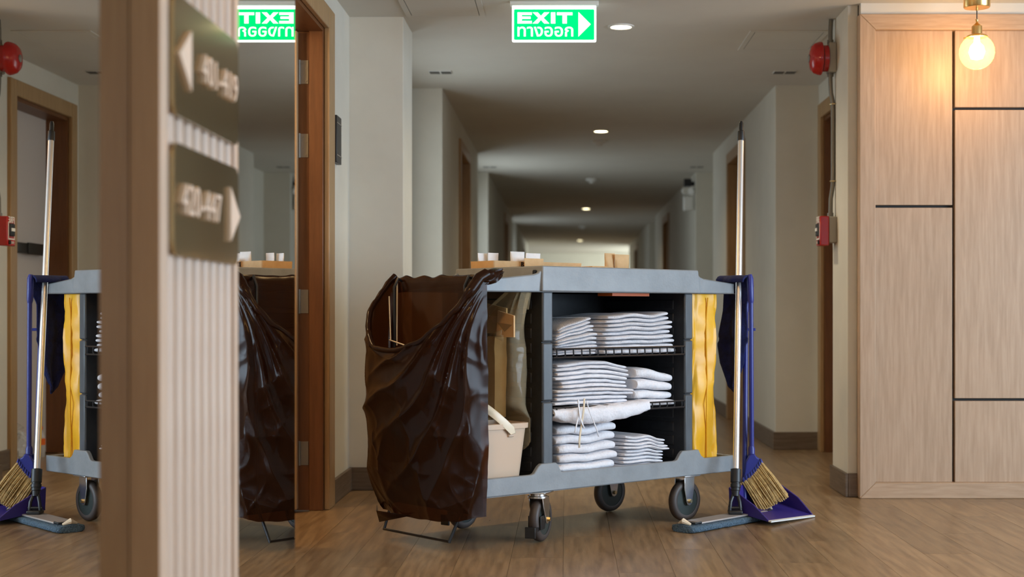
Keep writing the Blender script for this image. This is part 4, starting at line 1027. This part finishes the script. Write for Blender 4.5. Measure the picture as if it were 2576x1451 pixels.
# ================================================================ MOP
mb = Vector((0.800, 6.815, 0.0)); mdir = Vector((0.678, 0.735, 0)); mper = Vector((-0.735, 0.678, 0))
MA = math.atan2(0.735, 0.678)
mop = empty('flat_mop', tuple(mb), 0, 'flat mop with aluminium handle leaning on the cart corner', 'mop')
c0 = Vector((0.582, 6.51, 0)) + mdir*0.35 + mper*0.065 - mb
hq = Matrix.Rotation(MA, 3, 'Z'); HT = lambda x, y, z: tuple(c0 + hq @ Vector((x, y, z)))
def padp(i, j, ni=44, nj=20):
    t = i/(ni-1); a = 2*math.pi*j/nj; c, s = math.cos(a), math.sin(a)
    e = min(1, min(t, 1-t)*14+0.75)
    y = 0.070*e*math.copysign(abs(c)**0.4, c); z = 0.0165 + 0.0162*math.copysign(abs(s)**0.5, s)*(0.9+0.1*e)
    return HT(-0.355+0.71*t, y + 0.003*nz(t*40, c*3, s*3), max(0.0005, z + 0.003*nz(t*50, c*4, s*5)))
pdm = B().grid(padp, 44, 20, wj=True); pdm.f.append(tuple(range(20))); pdm.f.append(tuple(43*20+j for j in range(20)))
pad = pdm.build('mop_pad', 'pad', mop, smooth=60)
for q in (-1, 1):
    B().tube([HT(q*0.325, -0.03, 0.036), HT(q*0.342, 0.0, 0.052), HT(q*0.328, 0.035, 0.038)], [0.006, 0.014, 0.006], 8).build('pull_tab', 'cream', pad)
B().box(-0.265, 0.265, -0.048, 0.048, 0.034, 0.043, HT).build('mop_plate', 'plate', mop, bevel=0.003)
for q in (-1, 1):
    w = B(); w.tube([HT(q*0.265, -0.044, 0.042), HT(q*0.305, -0.040, 0.040), HT(q*0.305, 0.040, 0.040), HT(q*0.265, 0.044, 0.042)], 0.005, 6); w.build('clamp_wire', 'black', mop)
j0 = Vector((0.0, 0.0, 0.043)) + c0 + mdir*0.06
m_top = Vector((0.898, 7.32, 1.985)) - mb
axis_ = (m_top - j0).normalized(); P = lambda d: tuple(j0 + axis_*d)
jn = B(); jn.box(j0.x-0.034, j0.x+0.034, j0.y-0.03, j0.y+0.03, 0.043, 0.062); jn.build('joint_base', 'black', mop, bevel=0.006)
yk = B()
for q in (-1, 1): yk.tube([(j0.x+q*0.026, j0.y, 0.058), (j0.x+q*0.022, j0.y, 0.10), tuple(Vector(P(0.09))+Vector((q*0.012, 0, 0)))], 0.0085, 8)
yk.tube([(j0.x-0.034, j0.y-0.0, 0.072), (j0.x+0.034, j0.y, 0.072)], 0.007, 8); yk.build('swivel_yoke', 'black', mop)
ft = B(); ft.tube([P(0.085), P(0.11), P(0.112), P(0.125), P(0.127), P(0.142), P(0.144), P(0.150), P(0.152), P(0.215), P(0.218)], [0.017, 0.019, 0.022, 0.022, 0.025, 0.025, 0.022, 0.022, 0.0255, 0.0255, 0.018], 18)
ft.build('clamp_collar', 'black', mop)
Lh = (m_top-j0).length
B().tube([P(0.20), P(Lh-0.09)], 0.0152, 18).build('handle_tube', 'alu', mop)
B().tube([P(Lh-0.105), P(Lh-0.10), P(Lh-0.055), P(Lh-0.05), P(Lh-0.012), P(Lh)], [0.017, 0.019, 0.0175, 0.012, 0.012, 0.007], 14).build('end_grip', 'black', mop)

# ================================================================ DUSTPAN AND BROOM
A = Vector((0.965, 6.746, 0)); Bv = Vector((1.223, 7.044, 0)); dd = Vector((-0.66, 0.75, 0))*0.26
dp = empty('dustpan', tuple(A), 0, 'violet-blue long-handled dustpan on the floor behind the mop', 'dustpan')
O = Vector((0, 0, 0)); Wv = Bv-A
def slab(pts, th):
    b = B(); n = len(pts); nrm = (Vector(pts[1])-Vector(pts[0])).cross(Vector(pts[2])-Vector(pts[0])).normalized()*th
    b.add([tuple(p) for p in pts] + [tuple(Vector(p)+nrm) for p in pts], [tuple(range(n))[::-1], tuple(range(n, 2*n))] + [(i, (i+1)%n, n+(i+1)%n, n+i) for i in range(n)])
    return b
up = Vector((0, 0, 1)); zl, zr_, zb = up*0.018, up*0.003, up*0.050
slab([O+zl, Wv+zr_, Wv+dd+zb, dd+zb], 0.006).build('pan_floor', 'purple', dp)
slab([dd+zb, Wv+dd+zb, Wv*0.98+dd*1.03+zb+up*0.11, Wv*0.02+dd*1.03+zb+up*0.11], 0.008).build('back_wall', 'purple', dp, bevel=0.003)
for base in (O+zl, Wv+zr_):
    bb_ = Vector((base.x, base.y, 0)); pts = [base, bb_+dd+zb, bb_+dd*1.02+zb+up*0.11, bb_+dd*0.82+zb+up*0.092, bb_+dd*0.40+zb+up*0.040]
    slab(pts, 0.008).build('side_wall', 'purple', dp, bevel=0.003)
slab([O+zl-dd*0.02, Wv+zr_-dd*0.02, Wv+zr_+dd*0.05+up*0.002, zl+dd*0.05+up*0.002], 0.007).build('lip', 'white', dp)
pt0 = dd*1.05 + Wv*0.28; 
dpx = Vector((px_x(1873, 7.03), 7.03, 0.06)) - A
B().tube([tuple(dpx), (px_x(1876, 7.2)-A.x, 7.20-A.y, px_h(775, 7.2))], 0.0125, 12).build('handle_pole', 'blue', dp)
B().tube([(px_x(1876, 7.2)-A.x, 7.20-A.y, px_h(785, 7.2)), (px_x(1876, 7.2)-A.x, 7.20-A.y, px_h(760, 7.2)), (px_x(1881, 7.2)-A.x, 7.205-A.y, px_h(753, 7.2))], [0.0145, 0.016, 0.009], 12).build('handle_grip', 'blue', dp)
B().box(px_x(1876, 7.2)-A.x-0.015, px_x(1900, 7.2)-A.x, 7.185-A.y, 7.215-A.y, px_h(832, 7.2), px_h(825, 7.2)).build('broom_clip', 'blue', dp, bevel=0.002)

BRZ = 7.06
bo = Vector((px_x(1888, BRZ), BRZ, 0.03))
br = empty('broom', tuple(bo), 0, 'blue broom with straw-coloured bristles standing in the dustpan', 'broom')
Q = lambda px, py, dy=0.0: (px_x(px, BRZ)-bo.x, dy, px_h(py, BRZ)-bo.z)
B().tube([Q(1891, 1140), Q(1889, 760)], 0.0118, 12).build('handle_pole', 'blue', br)
B().tube([Q(1889, 762), Q(1888.5, 755), Q(1887, 700), Q(1886, 690)], [0.0125, 0.0155, 0.0165, 0.010], 12).build('hand_grip', 'blue', br)
B().tube([Q(1890.5, 1158), Q(1890.5, 1128), Q(1890.3, 1122)], [0.017, 0.0165, 0.013], 12).build('ferrule', 'blue', br)
# fan-shaped head with teeth along its lower edge
head = [(1884, 1142), (1897, 1140), (1902, 1148), (1916, 1156), (1919, 1164), (1909, 1180), (1896, 1196), (1881, 1209), (1868, 1217), (1865, 1212), (1871, 1185), (1874, 1160)]
hdm = B().prism(head, lambda a, b_, d: Q(a, b_, d), -0.030, 0.030)
hd_o = hdm.build('broom_head', 'blue', br, bevel=0.006)
def on(t): return (1917+(1868-1917)*t - 7*math.sin(math.pi*t)*-1*0.6, 1161+(1214-1161)*t + 4*math.sin(math.pi*t))
for k in range(9):
    x_, y_ = on((k+0.5)/9); 
    B().prism([(x_-2.2, y_-9), (x_+0.4, y_-11), (x_+2.4, y_-1), (x_-0.4, y_+1)], lambda a, b_, d: Q(a-3, b_-3, d), -0.0345, -0.029).build('tooth', 'blue', hd_o, bevel=0.001)
bs = B(); r2 = random.Random(4)
for k in range(2400):
    t = r2.random(); dy = r2.uniform(-0.029, 0.029)
    xa, ya = on(t); xa += -3; ya += -3
    xe = 1978 + (1908-1978)*t + r2.uniform(-3, 3); ye = 1246 + (1284-1246)*t + r2.uniform(-6, 3)
    a_ = Vector(Q(xa, ya, dy)); e_ = Vector(Q(xe, ye, dy*2.0))
    mid = (a_+e_)/2 + Vector((r2.uniform(-1, 1)*0.004, r2.uniform(-1, 1)*0.006, r2.uniform(-1, 1)*0.004 + 0.004))
    w_ = 0.0024; pv = (e_-a_).cross(Vector((0, 1, 0))).normalized()*w_; pd_ = Vector((0, w_, 0))
    vs_ = []
    for c_ in (a_, mid, e_): vs_ += [tuple(c_+pv), tuple(c_-pv*0.5+pd_), tuple(c_-pv*0.5-pd_)]
    bs.add(vs_, [(0,1,4,3),(1,2,5,4),(2,0,3,5),(3,4,7,6),(4,5,8,7),(5,3,6,8),(6,7,8)])
tag(bs.build('bristles', 'bristle', br, smooth=0), kind='stuff')

# ================================================================ BLUE CLOTH over the cart's right end
cl = empty('blue_cloth', cw(1.62, 0.06, 0.64), YAW, 'navy blue cleaning cloth draped over the right end of the cart', 'cloth')
def cloth(i, j, ni=34, nj=46):
    a = i/(ni-1); g = j/(nj-1)
    vl = [(0.0, 0.115), (0.35, 0.135), (0.62, 0.175), (0.80, 0.150), (1.0, 0.09)]
    vr = [(0.0, -0.055), (0.18, -0.055), (0.30, -0.01), (0.62, 0.0), (0.80, 0.01), (1.0, 0.05)]
    def lerp(t, g_):
        for (x0, y0), (x1, y1) in zip(t[:-1], t[1:]):
            if g_ <= x1: return y0+(y1-y0)*(g_-x0)/(x1-x0)
        return t[-1][1]
    v = lerp(vr, g) + (lerp(vl, g)-lerp(vr, g))*a
    L = 0.56*(1 - 0.10*abs(a-0.5)*2*max(0, g-0.5)*2)
    if g < 0.14:
        k = g/0.14; ang = math.pi*k; u = 1.588 + 0.022 - 0.036*math.cos(ang)*1.0; h = 1.158 + 0.030*math.sin(ang)
    else:
        k = (g-0.14)/0.86; u = 1.588 + 0.058 + 0.010*math.sin(k*3); h = 1.158 - k*L
    f = 0.016*math.sin(a*9+1.0+g*2)*(0.4+0.6*g) + 0.012*nz(a*4, g*5, 1)
    if 0.55 < g < 0.63: f += 0.012*math.sin((g-0.55)/0.08*math.pi)
    return (max(u + f, 1.60 if g > 0.12 else 0)-1.62, v-0.06, h-0.64)
B().grid(cloth, 34, 46).build('cloth_sheet', 'bluecloth', cl, smooth=70, solid=0.010)

# ================================================================ RUBBISH by the exit door (seen in the mirror)
bag2 = empty('crumpled_plastic_bag', (1.955, 9.62, 0.0), 0, 'crumpled clear plastic bag on the floor by the exit door', 'plastic bag')
def crump(i, j, ni=30, nj=18):
    a = 2*math.pi*i/ni; t = math.pi*j/(nj-1)
    r_ = 1 + 0.30*nz(math.cos(a)*3, math.sin(a)*3, t*2.4) + 0.15*nz(math.cos(a)*8, math.sin(a)*8, t*6)
    return (0.065*r_*math.sin(t)*math.cos(a), 0.12*r_*math.sin(t)*math.sin(a), max(0.002, 0.10 + 0.10*r_*math.cos(t)))
B().grid(crump, 30, 18, wi=True).build('film', 'clear2', bag2, smooth=25)
B().tube([(0, 0, 0.19), (0.01, 0.01, 0.22), (-0.01, 0.03, 0.25)], [0.02, 0.010, 0.03], 7).build('twisted_neck', 'clear2', bag2)
bt2 = empty('drink_bottle', (1.95, 10.03, 0.0), 0, 'clear plastic bottle with orange cap by the exit door', 'bottle')
B().lathe([(0.028, 0.0), (0.031, 0.006), (0.031, 0.13), (0.026, 0.155), (0.012, 0.185), (0.012, 0.195)], n=20).build('bottle_body', 'clear2', bt2)
B().lathe([(0.0317, 0.085), (0.0317, 0.130)], n=20).build('label_sleeve', 'orange', bt2)
B().lathe([(0.014, 0.192), (0.014, 0.212), (0.012, 0.214)], n=16).build('cap', 'orange', bt2)
